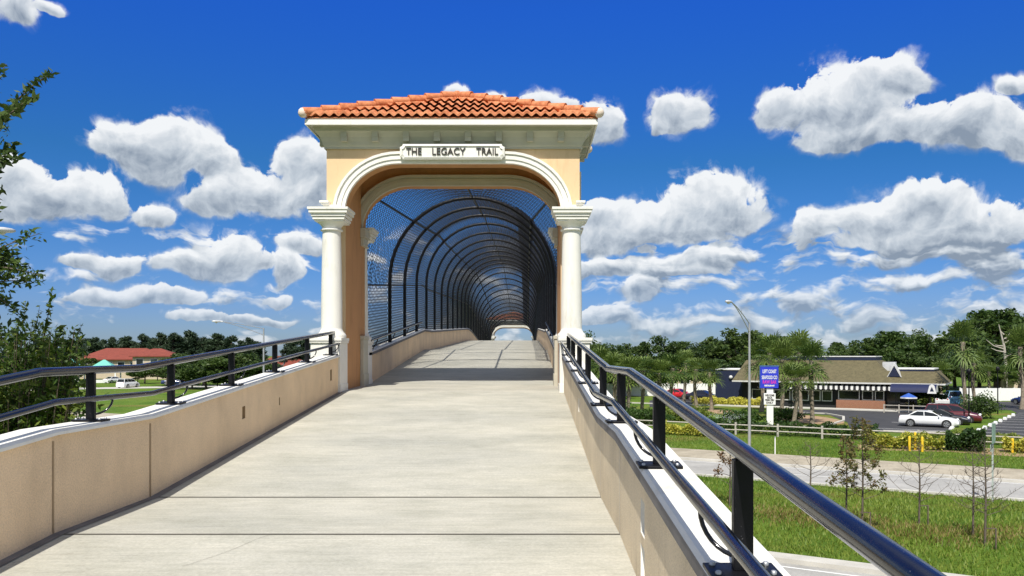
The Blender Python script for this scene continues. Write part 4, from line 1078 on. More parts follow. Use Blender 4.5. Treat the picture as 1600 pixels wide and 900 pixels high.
hedge('dark green hedge between the bollards and the roadside sign', G(1478, 703), G(1540, 706), 1.5, 1.25, 4200, .17, 'lf_hedge', HG)
hedge('long dark hedge running behind the split rail fence', UW(-24, 66.5), UW(-9.5, 66.5), 1.4, .95, 8000, .17, 'lf_hedge', HG)
hedge('low hedge in front of the parked white car', UW(-6.5, 67.3), UW(2.5, 67.3), 1.0, .7, 3600, .16, 'lf_bush', HG)
hedge('dark low hedge right of the roadside sign', UW(9.0, 66.6), UW(15, 66.6), 1.2, .9, 3000, .17, 'lf_hedge', HG)
hedge('yellow flower bed in front of the navy wall', UW(-36.5, 101.5), UW(-26.5, 101.5), 1.4, .9, 4200, .22, 'lf_yellow', 'flower beds by the restaurant')
BG = 'bushes on the lawn by the sign'
blob_bush('bush', 'round dark bush right of the lamp post near the sprinkler', 'bush', G(1160, 664), (2.0, 1.5, .75), 2400, .22, 'lf_hedge', BG)
blob_bush('bush', 'bush right of the sign post under the palms', 'bush', G(1228, 661), (1.6, 1.3, .8), 2000, .22, 'lf_hedge', BG)
blob_bush('bush', 'bush beyond the right guardrail, left of the mulch bed', 'bush', G(1072, 657), (3.0, 1.5, .75), 3000, .22, 'lf_bush', BG)
blob_bush('bush', 'green bush below the palms at the third guardrail post', 'bush', G(1010, 663), (2.6, 1.6, .8), 2600, .22, 'lf_hedge', BG)
blob_bush('bush', 'low shaded bush at the foot of the palm clump', 'bush', G(965, 660), (3.0, 1.6, .9), 2800, .22, 'lf_hedge', BG)
blob_bush('bush', 'leafy bush on the grass island by the black lamp post', 'bush', G(1532, 655), (1.9, 1.6, 1.35), 2600, .24, 'lf_mid', 'bushes in the parking lot')
blob_bush('bush', 'small grassy shrub at the restaurant entrance', 'bush', G(1418, 640), (1.3, .8, .5), 1200, .25, 'lf_olive', 'bushes in the parking lot')
blob_bush('bush', 'bright green shrub beside the blue umbrella', 'bush', G(1446, 634), (1.1, .9, .9), 1400, .24, 'lf_bush', 'bushes in the parking lot')
st = make_tree('dark_tree', 5, 2.0, 3400, 22, .3, 'lf_oak', 'round', 41, .12)
place(st, USED, XY(1452, 96), 'dark spreading tree at the right end of the restaurant', 'tree', 'trees by the restaurant', (1.15, 1.15, HZ(588, 96)/5))
# bare dead tree
dt = thing('dead_tree', 'bare grey dead tree standing out before the dark oaks', 'tree', (*XY(1570, 124), 0), 0)
b = MB(); H = HZ(507, 124)
b.tube([(0, 0, 0), (.2, 0, H*.4), (-.1, 0, H*.7), (-.9, 0, H)], [.3, .24, .17, .05], 8)
for (z0, dx, dz) in ((.62, -1.9, .6), (.66, -2.6, 1.4), (.74, 1.1, 1.0), (.80, .9, .9), (.55, 1.3, .6), (.86, -.7, 1.1), (.70, -1.3, .2)):
    b.tube([(-.1, 0, H*z0), (dx*.6, .2, H*z0+dz*.35), (dx, .3, H*z0+dz)], [.11, .08, .03], 6)
b.build('trunk', M['deadwood'], dt)

# ------------------------------------------------------------------ near tree and shrub on the left
def sprig(b, V, F_, p0, p1, n, leaf, bend=(0, 0, .0), r=.012, spread=.09):
    p0, p1 = np.array(p0, float), np.array(p1, float); mid = (p0+p1)/2+np.array(bend)
    tt = np.linspace(0, 1, 7)[:, None]; cv = (1-tt)**2*p0+2*tt*(1-tt)*mid+tt**2*p1
    b.tube(cv, [r*(1-.8*k/6) for k in range(7)], 5)
    t = rng.random(n)[:, None]; c = (1-t)**2*p0+2*t*(1-t)*mid+t**2*p1
    ax = (p1-p0)/np.linalg.norm(p1-p0)
    c = c+rng.normal(size=(n, 3))*spread*(1.05-t*.6)
    v, f = leaf_quads(c, leaf*random.uniform(.65, 1.25), random.uniform(.28, .46), .3, droop=ax*.35); F_.append(f+sum(len(q) for q in V)); V.append(v)
tN = thing('leafy_tree', 'tree at the left edge with long leaf sprays against the sky', 'tree', (-9.6, 11.3, 0))
b = MB(); V = []; F_ = []; o = np.array((-9.6, 11.3, 0))
def wp(px, py, Y): return np.array((*XY(px, Y), HZ(py, Y)))-o
b.tube([(0, 0, 0), (.1, .05, 3.5), (.25, 0, 6.5), (.5, .1, 9.0), (.9, 0, 11)], [.17, .14, .10, .07, .03], 8)
for (x0, y0, x1, y1, n, sp) in ((-110,330,26,160,110,.10),(-90,300,10,100,60,.07),(-60,260,82,112,120,.055),(-60,270,55,150,60,.05),(-90,350,20,235,150,.12),(-90,330,5,200,120,.12),(-110,300,-10,270,120,.14),(-100,360,8,300,60,.08),
    (-120,470,62,365,150,.09),(-120,480,50,440,200,.10),(-120,460,30,400,170,.14),(-110,500,12,470,150,.16),(-100,430,68,432,150,.075),(-80,440,40,500,90,.055),(-90,470,12,540,160,.10),(-100,480,6,565,160,.10),(-120,400,-5,330,80,.12),(-100,520,-5,520,160,.2),(-60,470,30,415,120,.12)):
    sprig(b, V, F_, wp(x0, y0, 11.3+random.uniform(-.5, .5)), wp(x1, y1, 11.3+random.uniform(-.3, .3)), int(n*1.5), .125, (0, 0, .25), .02, sp*1.0)
b.build('trunk', M['bark'], tN); np_mesh('crown', np.concatenate(V), np.concatenate(F_), M['lf_near'], tN)
tS = thing('tall_shrub', 'big leafy shrub with upright shoots behind the left guardrail', 'shrub', (-8.2, 13.2, 0))
b = MB(); V = []; F_ = []; o = np.array((-8.2, 13.2, 0))
for k in range(190):
    px = random.uniform(-150, 124); Y = 13.2+random.uniform(-1.3, 1.3)
    py = 532+((px-72)/75)**2*12 + random.uniform(-30, 75)
    q1 = wp(px, min(py, 650), Y); q0 = np.array((q1[0]*.75, q1[1]*.75, max(.3, q1[2]-1.6)))
    sprig(b, V, F_, q0, q1, 80, .12, (0, 0, .1), .012, .17)
for k in range(70):
    px = random.uniform(-140, 140); Y = 13+random.uniform(-1.2, .9)
    q1 = wp(px, random.uniform(600, 680), Y); q0 = np.array((q1[0]*.6, q1[1]*.6, max(.2, q1[2]-2.2)))
    sprig(b, V, F_, q0, q1, 90, .12, (0, 0, .1), .014, .24)
for (x1, y1) in ((82,452),(62,478),(52,500),(76,490),(98,512),(128,508),(30,500),(112,530),(40,470),(90,535),(20,520),(118,545)):
    q1 = wp(x1, y1, 13.0); q0 = wp(x1*.72, 590, 13.2); sprig(b, V, F_, q0, q1, 60, .115, (0, 0, .05), .010, .045)
for k in range(5): b.tube([(0, 0, 0), (random.uniform(-1.2, 1), random.uniform(-.6, .6), 3), (random.uniform(-1.6, 1.4), random.uniform(-.8, .8), 5.8)], [.07, .05, .02], 6)
b.build('stem', M['bark'], tS); np_mesh('foliage', np.concatenate(V), np.concatenate(F_), M['lf_bush'], tS)

# ------------------------------------------------------------------ young cypresses in the median
def sapling(label, xy, h, nb, lm, nl, rad, seed):
    g = random.Random(seed); t = thing('young_tree', label, 'sapling', (*xy, 0), 0, 'young cypresses in the median')
    b = MB(); b.tube([(0, 0, 0), (.03, 0, h*.5), (0, .02, h)], [.04, .03, .006], 6)
    cs = []
    for k in range(nb):
        z = h*(.28+.68*k/nb); a = k*2.4+g.uniform(-.3, .3); L_ = rad*(1.1-.8*(k/nb))*g.uniform(.7, 1.15)
        p1 = np.array((math.cos(a)*L_*.6, math.sin(a)*L_*.6, z+L_*.22)); p2 = np.array((math.cos(a)*L_, math.sin(a)*L_, z+L_*.55))
        b.tube([(0, 0, z), p1, p2], [.013, .009, .004], 4)
        for j in range(4):
            f = g.uniform(.3, 1); c = p1*(1-f)+p2*f; e = c+np.array((g.uniform(-.2, .2), g.uniform(-.2, .2), g.uniform(.05, .25)))*rad*1.2
            b.tube([c, e], [.006, .003], 4)
            if nl: cs += [c+(e-c)*g.random()+np.array([g.gauss(0, .06) for _ in range(3)]) for _ in range(nl)]
    b.build('trunk', M['greybark'], t)
    if nl:
        V, Fq = leaf_quads(np.array(cs), .12, .5); np_mesh('foliage', V, Fq, M[lm], t)
    return t
def stake(xy, label):
    t = thing('tree_stake', label, 'stake', (*xy, 0), 0, 'wooden stakes beside young trees')
    MB().box(-.02, .02, -.02, .02, 0, .70).build('post', M['bark'], t); MB().box(-.36, .02, -.012, .012, .701, .73).build('tie_bar', M['greybark'], t)
sapling('small reddish sapling just behind the thick guardrail post', G(1140, 792), 2.9, 16, 'lf_rust', 9, .75, 1)
sapling('thin bare sapling in front of the road, left of the leafy one', G(1266, 770), 2.3, 15, 'lf_rust', 0, 1.1, 2)
sapling('tallest sapling with rusty brown leaves in the median', G(1347, 831), 4.1, 26, 'lf_olive', 12, .85, 3)
sapling('slim half leafy sapling beside the tallest one', G(1322, 812), 3.2, 20, 'lf_olive', 8, .6, 4)
sapling('bare sapling with a stake, right of the leafy ones', G(1436, 820), 3.1, 18, 'lf_rust', 0, 1.05, 5)
sapling('bare pale sapling left of the bushy bare one', G(1520, 838), 3.0, 20, 'lf_rust', 0, .9, 6)
sapling('bushy bare sapling at the right near the roadside sign', G(1539, 852), 3.5, 26, 'lf_rust', 0, .95, 7)
stake(G(1450, 820), 'wooden stake frame beside the single bare sapling'); stake(G(1556, 860), 'wooden stake frame beside the bushy bare sapling'); stake(G(1360, 832), 'wooden stake frame beside the tallest sapling')

# grass blades
def blades(name, n, u0, u1, w0, w1, h, lm, mask=None):
    u = rng.uniform(u0, u1, n); w = rng.uniform(w0, w1, n)
    p = np.stack([DU[0]*u+NW[0]*w, DU[1]*u+NW[1]*w, np.zeros(n)], -1)
    keep = (p[:, 0] > 1.5) & (p[:, 1] > 5)
    if mask is not None: keep &= mask(u, w)
    p = p[keep]; n = len(p)
    a = rng.uniform(0, 6.28, n); d = np.stack([np.cos(a), np.sin(a), 0*a], -1); hh = (h*(.5+rng.random(n)))[:, None]
    b_ = rng.uniform(0, 6.28, n); ln = np.stack([np.cos(b_), np.sin(b_), 0*b_], -1)*hh*.5
    wdt = .02+.012*rng.random(n)[:, None]
    V = np.stack([p-d*wdt, p+d*wdt, p+ln+np.array((0, 0, 1))*hh], 1).reshape(-1, 3)
    o = np_mesh(name, V, np.arange(3*n).reshape(n, 3), M[lm]); o['kind'] = 'stuff'; o['label'] = 'rough roadside grass'; return o
dry = lambda u, w: (2.6*np.exp(-((w-34.5-1.5*np.sin(u*.3))/2.6)**2)+.5*np.sin(u*.45+w*.3)+.5*np.sin(u*.9-w*.5)+rng.normal(size=len(u))*.5) > 2.25
blades('grass', 75000, -34, 26, 26.7, 41.9, .13, 'blade'); blades('dry_grass', 100000, -34, 26, 28, 41, .15, 'bladedry', dry)
blades('grass', 45000, -45, 34, 53.0, 64.0, .10, 'blade')

# ------------------------------------------------------------------ restaurant
rx = thing('restaurant', 'low navy restaurant with brown shingle roof and striped awning', 'building', (*UW(-20, 103), 0), math.atan2(DU[1], DU[0]))
# local x = along the road (u+20), local y = across it (w-103)
b = MB(); b.box(-10.5, 8.5, .6, 9, 0, 3.05, 0); wall = b.build('wall', M['dark'], rx)
b = MB(); b.box(.75, 6.05, -.15, .59, 0, 1.0); b.build('brick_base', M['brick'], rx)
def window(x0, x1, z0, z1, y=.3):
    f = MB(); t_ = .10
    for q in ((x0, x1, z0, z0+t_), (x0, x1, z1-t_, z1), (x0, x0+t_, z0+t_+.002, z1-t_-.002), (x1-t_, x1, z0+t_+.002, z1-t_-.002)): f.box(q[0], q[1], y-.08, y+.06, q[2], q[3])
    o = f.build('window', M['frame'], rx); MB().box(x0+t_, x1-t_, y-.02, y+.02, z0+t_, z1-t_).build('pane', M['glass'], o)
for x0, x1 in ((.9, 3.3), (3.55, 4.75), (4.95, 5.95)): window(x0, x1, 1.02, 2.15)
for x0, x1 in ((-1.0, .2), (-2.3, -1.15), (-4.5, -2.5), (-6.7, -4.7), (-9.4, -7.2)): window(x0, x1, .75, 2.05, .52)
b = MB(); b.box(6.2, 7.6, .50, .58, 0, 2.2); b.build('door', M['glass'], rx)
aw = MB(); n = 0
x = -4.5
while x < 6.6:
    m_ = n % 2; w = .29; zz = 2.98; yb = -.75
    aw.add([(x, .35, zz), (x+w, .35, zz), (x+w, yb, zz-.35), (x, yb, zz-.35)], [(0, 1, 2, 3)], m_)
    P = [(x, yb, zz-.35)]+[(x+w*.5-w*.5*math.cos(math.pi*k/6), yb, zz-.68-.10*math.sin(math.pi*k/6)) for k in range(7)]+[(x+w, yb, zz-.35)]
    aw.slab(P, (0, 1, 0), 0, .012, m_); x += w; n += 1
aw.build('awning', [M['stripe'], M['dark']], rx)
rf = MB()
def quad3(*p, m=0): rf.add(p, [tuple(range(len(p)))], m)
ze, zt = 3.10, 5.62
quad3((-11.5, -.85, ze), (7.2, -.85, ze), (4.6, 3.6, zt), (-11.0, 3.6, zt))
quad3((7.2, -.85, ze), (9.2, 9, ze), (4.6, 9, zt), (4.6, 3.6, zt))
quad3((-11.5, -.85, ze), (-11.0, 3.6, zt), (-11.0, 9, zt), (-11.5, 9, ze))
quad3((4.0, -.85, ze+.004), (12.4, -.85, ze+.004), (11.2, 1.7, 4.40), (4.0, 1.7, 4.40))
quad3((12.4, -.85, ze), (12.4, 7, ze), (11.2, 7, 4.40), (11.2, 1.7, 4.40))
quad3((-11.0, 3.6, zt), (4.6, 3.6, zt), (4.6, 9, zt), (-11, 9, zt))
quad3((4.6, 1.7, 4.40), (11.2, 1.7, 4.40), (11.2, 7, 4.40), (4.6, 7, 4.40))
rf.box(-11.5, 12.4, -.9, -.80, ze-.16, ze+.01, 1); rf.box(12.35, 12.45, -.79, 7, ze-.16, ze+.01, 1)
roof = rf.build('roof', [M['shingle'], M['frame']], rx)
b = MB(); b.box(-9.5, 4.5, 3.65, 8.8, zt+.002, zt+.42, 0); b.box(-9.55, 4.55, 3.6, 8.85, zt+.421, zt+.52, 1); b.build('parapet', [M['navy'], M['stripe']], roof)
b = MB(); b.box(6.6, 11.0, 1.75, 6.8, 4.402, 4.62, 0); b.box(6.6, 11.05, 1.7, 6.85, 4.621, 4.76, 1); b.build('parapet', [M['navy'], M['stripe']], roof)
b = MB(); b.slab([(6.3, .3, 3.8), (7.7, .3, 3.8), (7.0, .3, 5.05)], (0, 1, 0), 0, 1.6, 0)
for s in (-1, 1): b.slab([(7+s*.78, .24, 3.72), (7+s*.68, .24, 3.76), (7, .24, 5.06), (7, .24, 5.22)], (0, 1, 0), 0, 1.7, 1)
b.build('dormer', [M['navy'], M['frame']], roof)
b = MB(); b.box(5.3, 6.7, 3.6, 4.6, 4.4, 5.45); b.build('roof_vent', M['lamphead'], roof)
# navy wing at the left, entrance canopy at the right
b = MB(); b.box(-15.2, -11.6, 3.9, 10, 0, 4.3); wing = b.build('wing', M['navy'], rx)
b = MB(); b.box(-15.3, -6.0, 3.8, 10.1, 4.301, 4.45); b.build('coping', M['stripe'], wing)
em = MB(); em.add(*ball((0, 0, 0), .26), 0, True); eo = em.build('wall_lamp', M['frame'], wing); eo.location = (-13.1, 3.82, 3.35)
b = MB(); b.box(-11.58, -6, 3.6, 9.9, 0, 3.0); b.build('wall', M['dark'], rx)
for x0, x1 in ((-11.3, -9.3), (-9.1, -7.1)): window(x0, x1, .9, 2.4, 3.52)
b = MB(); b.add([(-11.7, 3.0, 2.95), (-6, 3.0, 2.95), (-6, 4.3, 4.28), (-11.3, 4.3, 4.28)], [(0, 1, 2, 3)], 0); b.box(-11.75, -6, 2.92, 3.0, 2.8, 2.95, 1); b.build('side_roof', [M['shingle'], M['frame']], rx)
cn = MB(); K = 9; pr = [(7.4+2.6*(k/K) if False else 0, 0, 0) for k in range(K)]
arc = [(1.0*math.cos(math.pi*k/10), .85*math.sin(math.pi*k/10)) for k in range(11)]
vs = [(7.0+0, -.6-1.3+1.3*a_*1.0-0, 2.2+z_) for a_, z_ in arc]+[(11.6, -1.9+1.3*a_, 2.2+z_) for a_, z_ in arc]
cn.add(vs, [(i, i+1, 12+i, 11+i) for i in range(10)], 0, True); cn.add(vs[11:], [tuple(range(11))], 1)
cn.box(11.1, 11.62, -2.05, -1.75, 2.25, 2.27, 0)
cn.build('canopy', [M['navycloth'], M['stripe']], rx)
cf = MB(); cf.slab([(10.75, -3.26, 2.1), (11.65, -3.26, 2.1), (11.45, -3.26, 2.95), (11.2, -3.26, 3.12), (10.95, -3.26, 2.95)], (0, 1, 0), 0, .05, 0)
cf.slab([(11.0, -3.265, 2.35), (11.4, -3.265, 2.35), (11.2, -3.265, 2.85)], (0, -1, 0), 0, .02, 1)
cf.build('canopy_panel', [M['stripe'], M['navy']], rx)
for xx in (7.6, 11.4): MB().tube([(xx, -3.1, 0), (xx, -3.1, 2.25)], .05, 6).build('canopy_post', M['blackm'], rx)
ur = thing('patio_umbrella', 'blue patio umbrella under the navy entrance canopy', 'umbrella', (*UW(-11.0, 98.9), 0)); ur.scale = (.78, .78, .92)
b = MB(); b.tube([(0, 0, 0), (0, 0, 2.3)], .03, 6); b.build('pole', M['frame'], ur)
b = MB(); n = 8; vs = [(0, 0, 2.35)]+[(1.15*math.cos(2*math.pi*k/n), 1.15*math.sin(2*math.pi*k/n), 1.85) for k in range(n)]+[(1.15*math.cos(2*math.pi*k/n), 1.15*math.sin(2*math.pi*k/n), 1.70) for k in range(n)]
b.add(vs, [(0, 1+k, 1+(k+1) % n) for k in range(n)], 0); b.add(vs, [(1+k, 9+k, 9+(k+1) % n, 1+(k+1) % n) for k in range(n)], 1); b.build('canopy', [M['umb'], M['stripe']], ur)
pr = thing('patio_railing', 'low wooden railing by the restaurant entrance', 'railing', (*UW(-11.5, 97.6), 0), math.atan2(DU[1], DU[0]))
MB().box(-1.8, 2.6, -.04, .04, .80, .88).box(-1.8, 2.6, -.03, .03, .4, .46).build('rail', M['wood'], pr)
for x in (-1.8, -.3, 1.1, 2.6): MB().box(x-.05, x+.05, -.05, .05, 0, .95).build('post', M['wood'], pr)

# pylon sign
Ys = 72.5; sx_, sy_ = XY(1203, Ys)
sg = thing('pylon_sign', 'tall blue restaurant sign with white reader board on a white post', 'sign', (sx_, sy_, 0), R(-14))
def zz(py): return HZ(py, Ys)
b = MB(); b.box(-.28, .28, -.22, .22, 0, zz(606)); b.build('post', M['vinyl'], sg, .02)
b = MB(); b.box(-.82, .70, -.32, .32, zz(606.5), zz(571.5)); cab = b.build('sign_cabinet', M['signblue'], sg, .03)
b = MB(); b.box(-.86, .74, -.335, -.30, zz(573), zz(571)); b.box(-.87, -.821, -.34, .34, zz(606.8), zz(571.2), 1); b.build('cabinet_edge', [M['signside'], M['signside']], cab)
for s, py, sz, mt, wd in (('LEFT COAST', 580.5, .42, 'stripe', 1.15), ('SEAFOOD CO', 589.8, .42, 'stripe', 1.28), ('RAW BAR', 597.0, .40, 'magenta', 1.15), ('RESTAURANT', 602.5, .17, 'stripe', .85)):
    text_mesh('lettering', s, sz, M[mt], cab, (-.05, -.325, zz(py)), (R(90), 0, 0), .008, wd, .012)
b = MB(); b.box(-.52, .46, -.30, .26, zz(632), zz(614.5)); bd = b.build('reader_board', M['vinyl'], sg, .01)
b = MB(); b.box(-.56, -.521, -.31, .27, zz(632.4), zz(614.2)); b.build('board_side', M['navy'], bd)
for s, py, wd in (('WELCOME', 617.6, .78), ('BACK', 621.3, .44), ('FRESH FISH', 625, .74), ('DAILY', 629, .6)):
    text_mesh('lettering', s, .22, M['bronze'], bd, (-.03, -.302, zz(py)), (R(90), 0, 0), .006, wd, .012)
# ------------------------------------------------------------------ cars
def make_car(name, label, paint, xy, rz, kind='sedan', group=None):
    t = thing(name, label, 'minivan' if kind == 'van' else 'car', (*xy, 0), rz, group)
    if kind == 'van': Lh, W, belt, roof, g = 2.45, .95, 1.08, 1.74, (-2.32, -2.05, .45, 1.55); hood = [(-2.45, .85), (-2.40, 1.05), (-1.6, 1.08), (.9, 1.08), (1.5, 1.04), (2.1, .90), (2.40, .74), (2.46, .55)]
    else: Lh, W, belt, roof, g = 2.38, .90, .95, 1.43, (-1.80, -1.0, .22, 1.12); hood = [(-2.38, .70), (-2.32, .93), (-1.7, .97), (0, .95), (1.0, .94), (1.7, .86), (2.2, .72), (2.38, .52)]
    b = MB(); secs = []
    for x, zt_ in hood:
        k = 1-max(0, abs(x)-1.6)/Lh*.32; w = W*k
        secs.append([(x*.985, 0, .20), (x*.985, w*.86, .20), (x, w*.98, .34), (x, w, .58), (x, w*.965, max(.5, zt_-.10)), (x, w*.86, zt_-.015), (x, w*.5, zt_+.012), (x, 0, zt_+.02)])
    n = 8
    for i in range(len(secs)-1):
        for s in (1, -1):
            A = [(p[0], s*p[1], p[2]) for p in secs[i]]; B_ = [(p[0], s*p[1], p[2]) for p in secs[i+1]]
            b.add(A+B_, [(j, j+1, n+j+1, n+j) for j in range(n-1)], 0, True)
    for e in (0, -1):
        for s in (1, -1): b.add([(p[0], s*p[1], p[2]) for p in secs[e]], [tuple(range(n))], 0)
    wb, wt = W*.90, W*.68
    base = [(g[0], belt-.04), (g[1], roof-.03), (g[1]+.35, roof), (g[2]-.3, roof), (g[2], roof-.035), (g[3], belt-.05)]
    ws = [wb, wt, wt, wt, wt, wb]
    # roof and pillars
    L_ = [(x, w, z) for (x, z), w in zip(base, ws)]
    for s in (1, -1):
        poly = [(x, s*w, z) for x, w, z in L_]
        b.add(poly, [tuple(range(6))], 0)
    for i in range(5):
        (x0, w0, z0), (x1, w1, z1) = L_[i], L_[i+1]
        b.add([(x0, -w0, z0), (x0, w0, z0), (x1, w1, z1), (x1, -w1, z1)], [(0, 1, 2, 3)], 0, False)
    b.build('body', M[paint], t)
    gl = MB()
    def side_pt(x, f):    # point on the cabin side at height fraction f
        z = belt-.04+(roof-.03-belt+.04)*f; w = wb+(wt-wb)*f
        return x, w, z
    xr0, xr1 = g[0]+(g[1]-g[0])*.25, g[1]+.06
    xf0, xf1 = g[3]-(g[3]-g[2])*.22, g[2]-.02
    cuts = [0, .5, 1] if kind != 'van' else [0, .32, .66, 1]
    for s in (1, -1):
        for a_, c_ in zip(cuts, cuts[1:]):
            lo = lambda f: xr0+(xf0-xr0)*f; hi = lambda f: xr1+(xf1-xr1)*f
            gap = .03
            q = [side_pt(lo(a_)+gap, .16), side_pt(lo(c_)-gap, .16), side_pt(hi(c_)-gap, .90), side_pt(hi(a_)+gap, .90)]
            gl.add([(x, s*(w+.006), z) for x, w, z in q], [(0, 1, 2, 3)])
    for (i, j) in ((0, 1), (5, 4)):
        (x0, w0, z0), (x1, w1, z1) = L_[i], L_[j]; o = -.008 if i == 0 else .008
        f0, f1 = .12, .93
        P = [(x0+(x1-x0)*f+o, (w0+(w1-w0)*f)*.90, z0+(z1-z0)*f+.006) for f in (f0, f1)]
        gl.add([(P[0][0], -P[0][1], P[0][2]), (P[0][0], P[0][1], P[0][2]), (P[1][0], P[1][1], P[1][2]), (P[1][0], -P[1][1], P[1][2])], [(0, 1, 2, 3)])
    gl.build('windows', M['glass'], t)
    for x in (-1.42, 1.42):
        for s in (1, -1):
            w = MB(); y = s*(W-.10); r = .33 if kind != 'van' else .35
            for (y0, y1, rr) in ((y-.11, y+.11, r),):
                ring = [(x+rr*math.cos(2*math.pi*k/20), rr*math.sin(2*math.pi*k/20)+r) for k in range(20)]
                w.slab([(px_, 0, pz_) for px_, pz_ in ring], (0, 1, 0), y0, y1)
            arch = [(x+r*1.2*math.cos(2*math.pi*k/20), r*1.2*math.sin(2*math.pi*k/20)+r) for k in range(20)]
            w.add([(px_, s*(W+.004), max(.2, pz_)) for px_, pz_ in arch], [tuple(range(20))])
            wo = w.build('wheel', M['tyre'], t)
            rm_ = MB(); 
            for k in range(5):
                a_ = 2*math.pi*k/5
                P = [(x+.05*math.cos(a_-1), .05*math.sin(a_-1)+r), (x+.05*math.cos(a_+1), .05*math.sin(a_+1)+r), (x+r*.68*math.cos(a_+.25), r*.68*math.sin(a_+.25)+r), (x+r*.68*math.cos(a_-.25), r*.68*math.sin(a_-.25)+r)]
                rm_.add([(q[0], s*(W+.022), q[1]) for q in P], [(0, 1, 2, 3)])
            ro = [(x+r*.72*math.cos(2*math.pi*k/20), r*.72*math.sin(2*math.pi*k/20)+r) for k in range(20)]; ri = [(x+r*.60*math.cos(2*math.pi*k/20), r*.60*math.sin(2*math.pi*k/20)+r) for k in range(20)]
            for k in range(20):
                j = (k+1) % 20; rm_.add([(ro[k][0], s*(W+.021), ro[k][1]), (ro[j][0], s*(W+.021), ro[j][1]), (ri[j][0], s*(W+.021), ri[j][1]), (ri[k][0], s*(W+.021), ri[k][1])], [(0, 1, 2, 3)])
            rm_.build('rim', M['rim'], wo)
    for s in (1, -1):
        h = MB(); h.add(*ball((Lh-.20, s*W*.66, .66 if kind != 'van' else .78), .13, 8, 5), 0, True); h.build('headlight', M['lightc'], t)
        h = MB(); h.add(*ball((-Lh+.10, s*W*.66, .82 if kind != 'van' else .95), .12, 8, 5), 0, True); h.build('tail_light', M['tail'], t)
    h = MB()
    for s in (1, -1): h.add(*ball((g[2]+.62, s*(W+.06), belt+.03), .09, 8, 5), 0, True)
    h.build('mirror', M[paint], t)
    return t
RZ = math.atan2(DU[1], DU[0]); CG = 'cars in the restaurant parking lot'
w0 = np.array(XY(1452, 73.2))
make_car('parked_car', 'white sedan parked nearest in the restaurant lot', 'carwhite', w0, RZ, 'sedan', CG)
make_car('parked_car', 'black car mostly hidden behind the white sedan', 'carblack', w0+NW*2.9+DU*.7, RZ, 'sedan', CG)
make_car('parked_van', 'maroon minivan parked behind the white sedan', 'carmaroon', w0+NW*5.9+DU*1.4, RZ, 'van', CG)
make_car('parked_car', 'white car far back beside the blue one', 'carwhite', XY(1466, 104), R(75), 'sedan', CG)
make_car('parked_car', 'pale blue car far back near the white fence', 'carblue', XY(1489, 106), R(70), 'van', CG)
make_car('parked_car', 'dark blue car cut off by the right edge', 'carnavy', XY(1610, 104), R(100), 'sedan', CG)
make_car('parked_car', 'bright red car before the white fence among the palms', 'carred', XY(1060, 119), R(-42), 'sedan', CG)
make_car('parked_car', 'black car in the shade beside the navy wall', 'carblack', XY(1099, 114), R(-35), 'sedan', CG)
LG = 'vehicles on the street left of the ramp'
make_car('parked_van', 'small white van on the side street left of the ramp', 'carwhite', XY(200, 158), R(82), 'van', LG)
make_car('parked_car', 'dark blue car on the far left side street', 'carnavy', XY(272, 172), R(10), 'sedan', LG)
make_car('parked_car', 'red car on the far left side street', 'carred', XY(294, 174), R(10), 'sedan', LG)
make_car('parked_car', 'white car parked beyond the lawn under the turquoise pavilion', 'carwhite', XY(178, 184), R(70), 'sedan', LG)

# ------------------------------------------------------------------ small site things
f1 = thing('rail_fence', 'weathered split rail fence along the roadside hedge', 'fence', (*UW(0, 65.2), 0), RZ)
for k in range(-13, 12):
    MB().box(k*3.3-.07, k*3.3+.07, -.07, .07, 0, .98).build('post', M['wood'], f1)
for h in (.38, .78):
    for k in range(-13, 11): MB().tube([(k*3.3+.05, 0, h+.02*math.sin(k*2.1)), (k*3.3+3.25, 0, h+.02*math.sin(k*1.3+1))], .055, 6).build('rail', M['wood'], f1)
def vinyl_fence(label, p0, p1, h, n):
    A, B = np.array(p0), np.array(p1); d = B-A; L_ = np.linalg.norm(d)
    t = thing('vinyl_fence', label, 'fence', (*A, 0), math.atan2(d[1], d[0]), 'white vinyl fences')
    for k in range(n+1): MB().box(L_*k/n-.07, L_*k/n+.07, -.07, .07, 0, h+.08).build('post', M['vinyl'], t)
    for k in range(n): MB().box(L_*k/n+.071, L_*(k+1)/n-.071, -.025, .025, .04, h).build('panel', M['vinyl'], t)
vinyl_fence('white vinyl fence at the back of the parking lot, on the right', XY(1500, 113), XY(1690, 113), 1.75, 9)
vinyl_fence('white vinyl fence behind the palms and the red car', XY(925, 126), XY(1122, 126), 1.9, 8)
for i, (px, py, h, lb) in enumerate(((1421, 705, .98, 'left of the three yellow bollards by the hedge'), (1430, 703, 1.18, 'middle, tallest of the three yellow bollards by the hedge'), (1441, 706, .98, 'right of the three yellow bollards by the hedge'), (1582, 708, .95, 'single yellow bollard near the right edge'))):
    t = thing('bollard', lb, 'bollard', (*G(px, py), 0), 0, 'yellow bollards'); MB().lathe([(.08, 0), (.08, h-.05), (.06, h), (.0, h+.02)], (0, 0, 0), 10).build('post', M['yellow'], t)
t = thing('marker_post', 'thin white marker post on the grass verge', 'post', (*G(1211, 712), 0)); MB().box(-.03, .03, -.02, .02, 0, 1.1).build('post', M['vinyl'], t); MB().box(-.032, .032, -.022, .022, 1.101, 1.2).build('cap', M['signback'], t)
rs = thing('road_sign', 'narrow greenish road sign on a post, seen nearly edge on', 'sign', (*G(1551, 785), 0), R(48))
MB().box(-.035, .035, -.03, .03, 0, 3.45).build('post', M['signback'], rs); MB().box(-.26, .26, -.055, -.031, 2.55, 3.40).build('panel', M['signgreen'], rs); MB().box(-.2, .2, .031, .05, 2.2, 2.5).build('plate', M['signback'], rs)
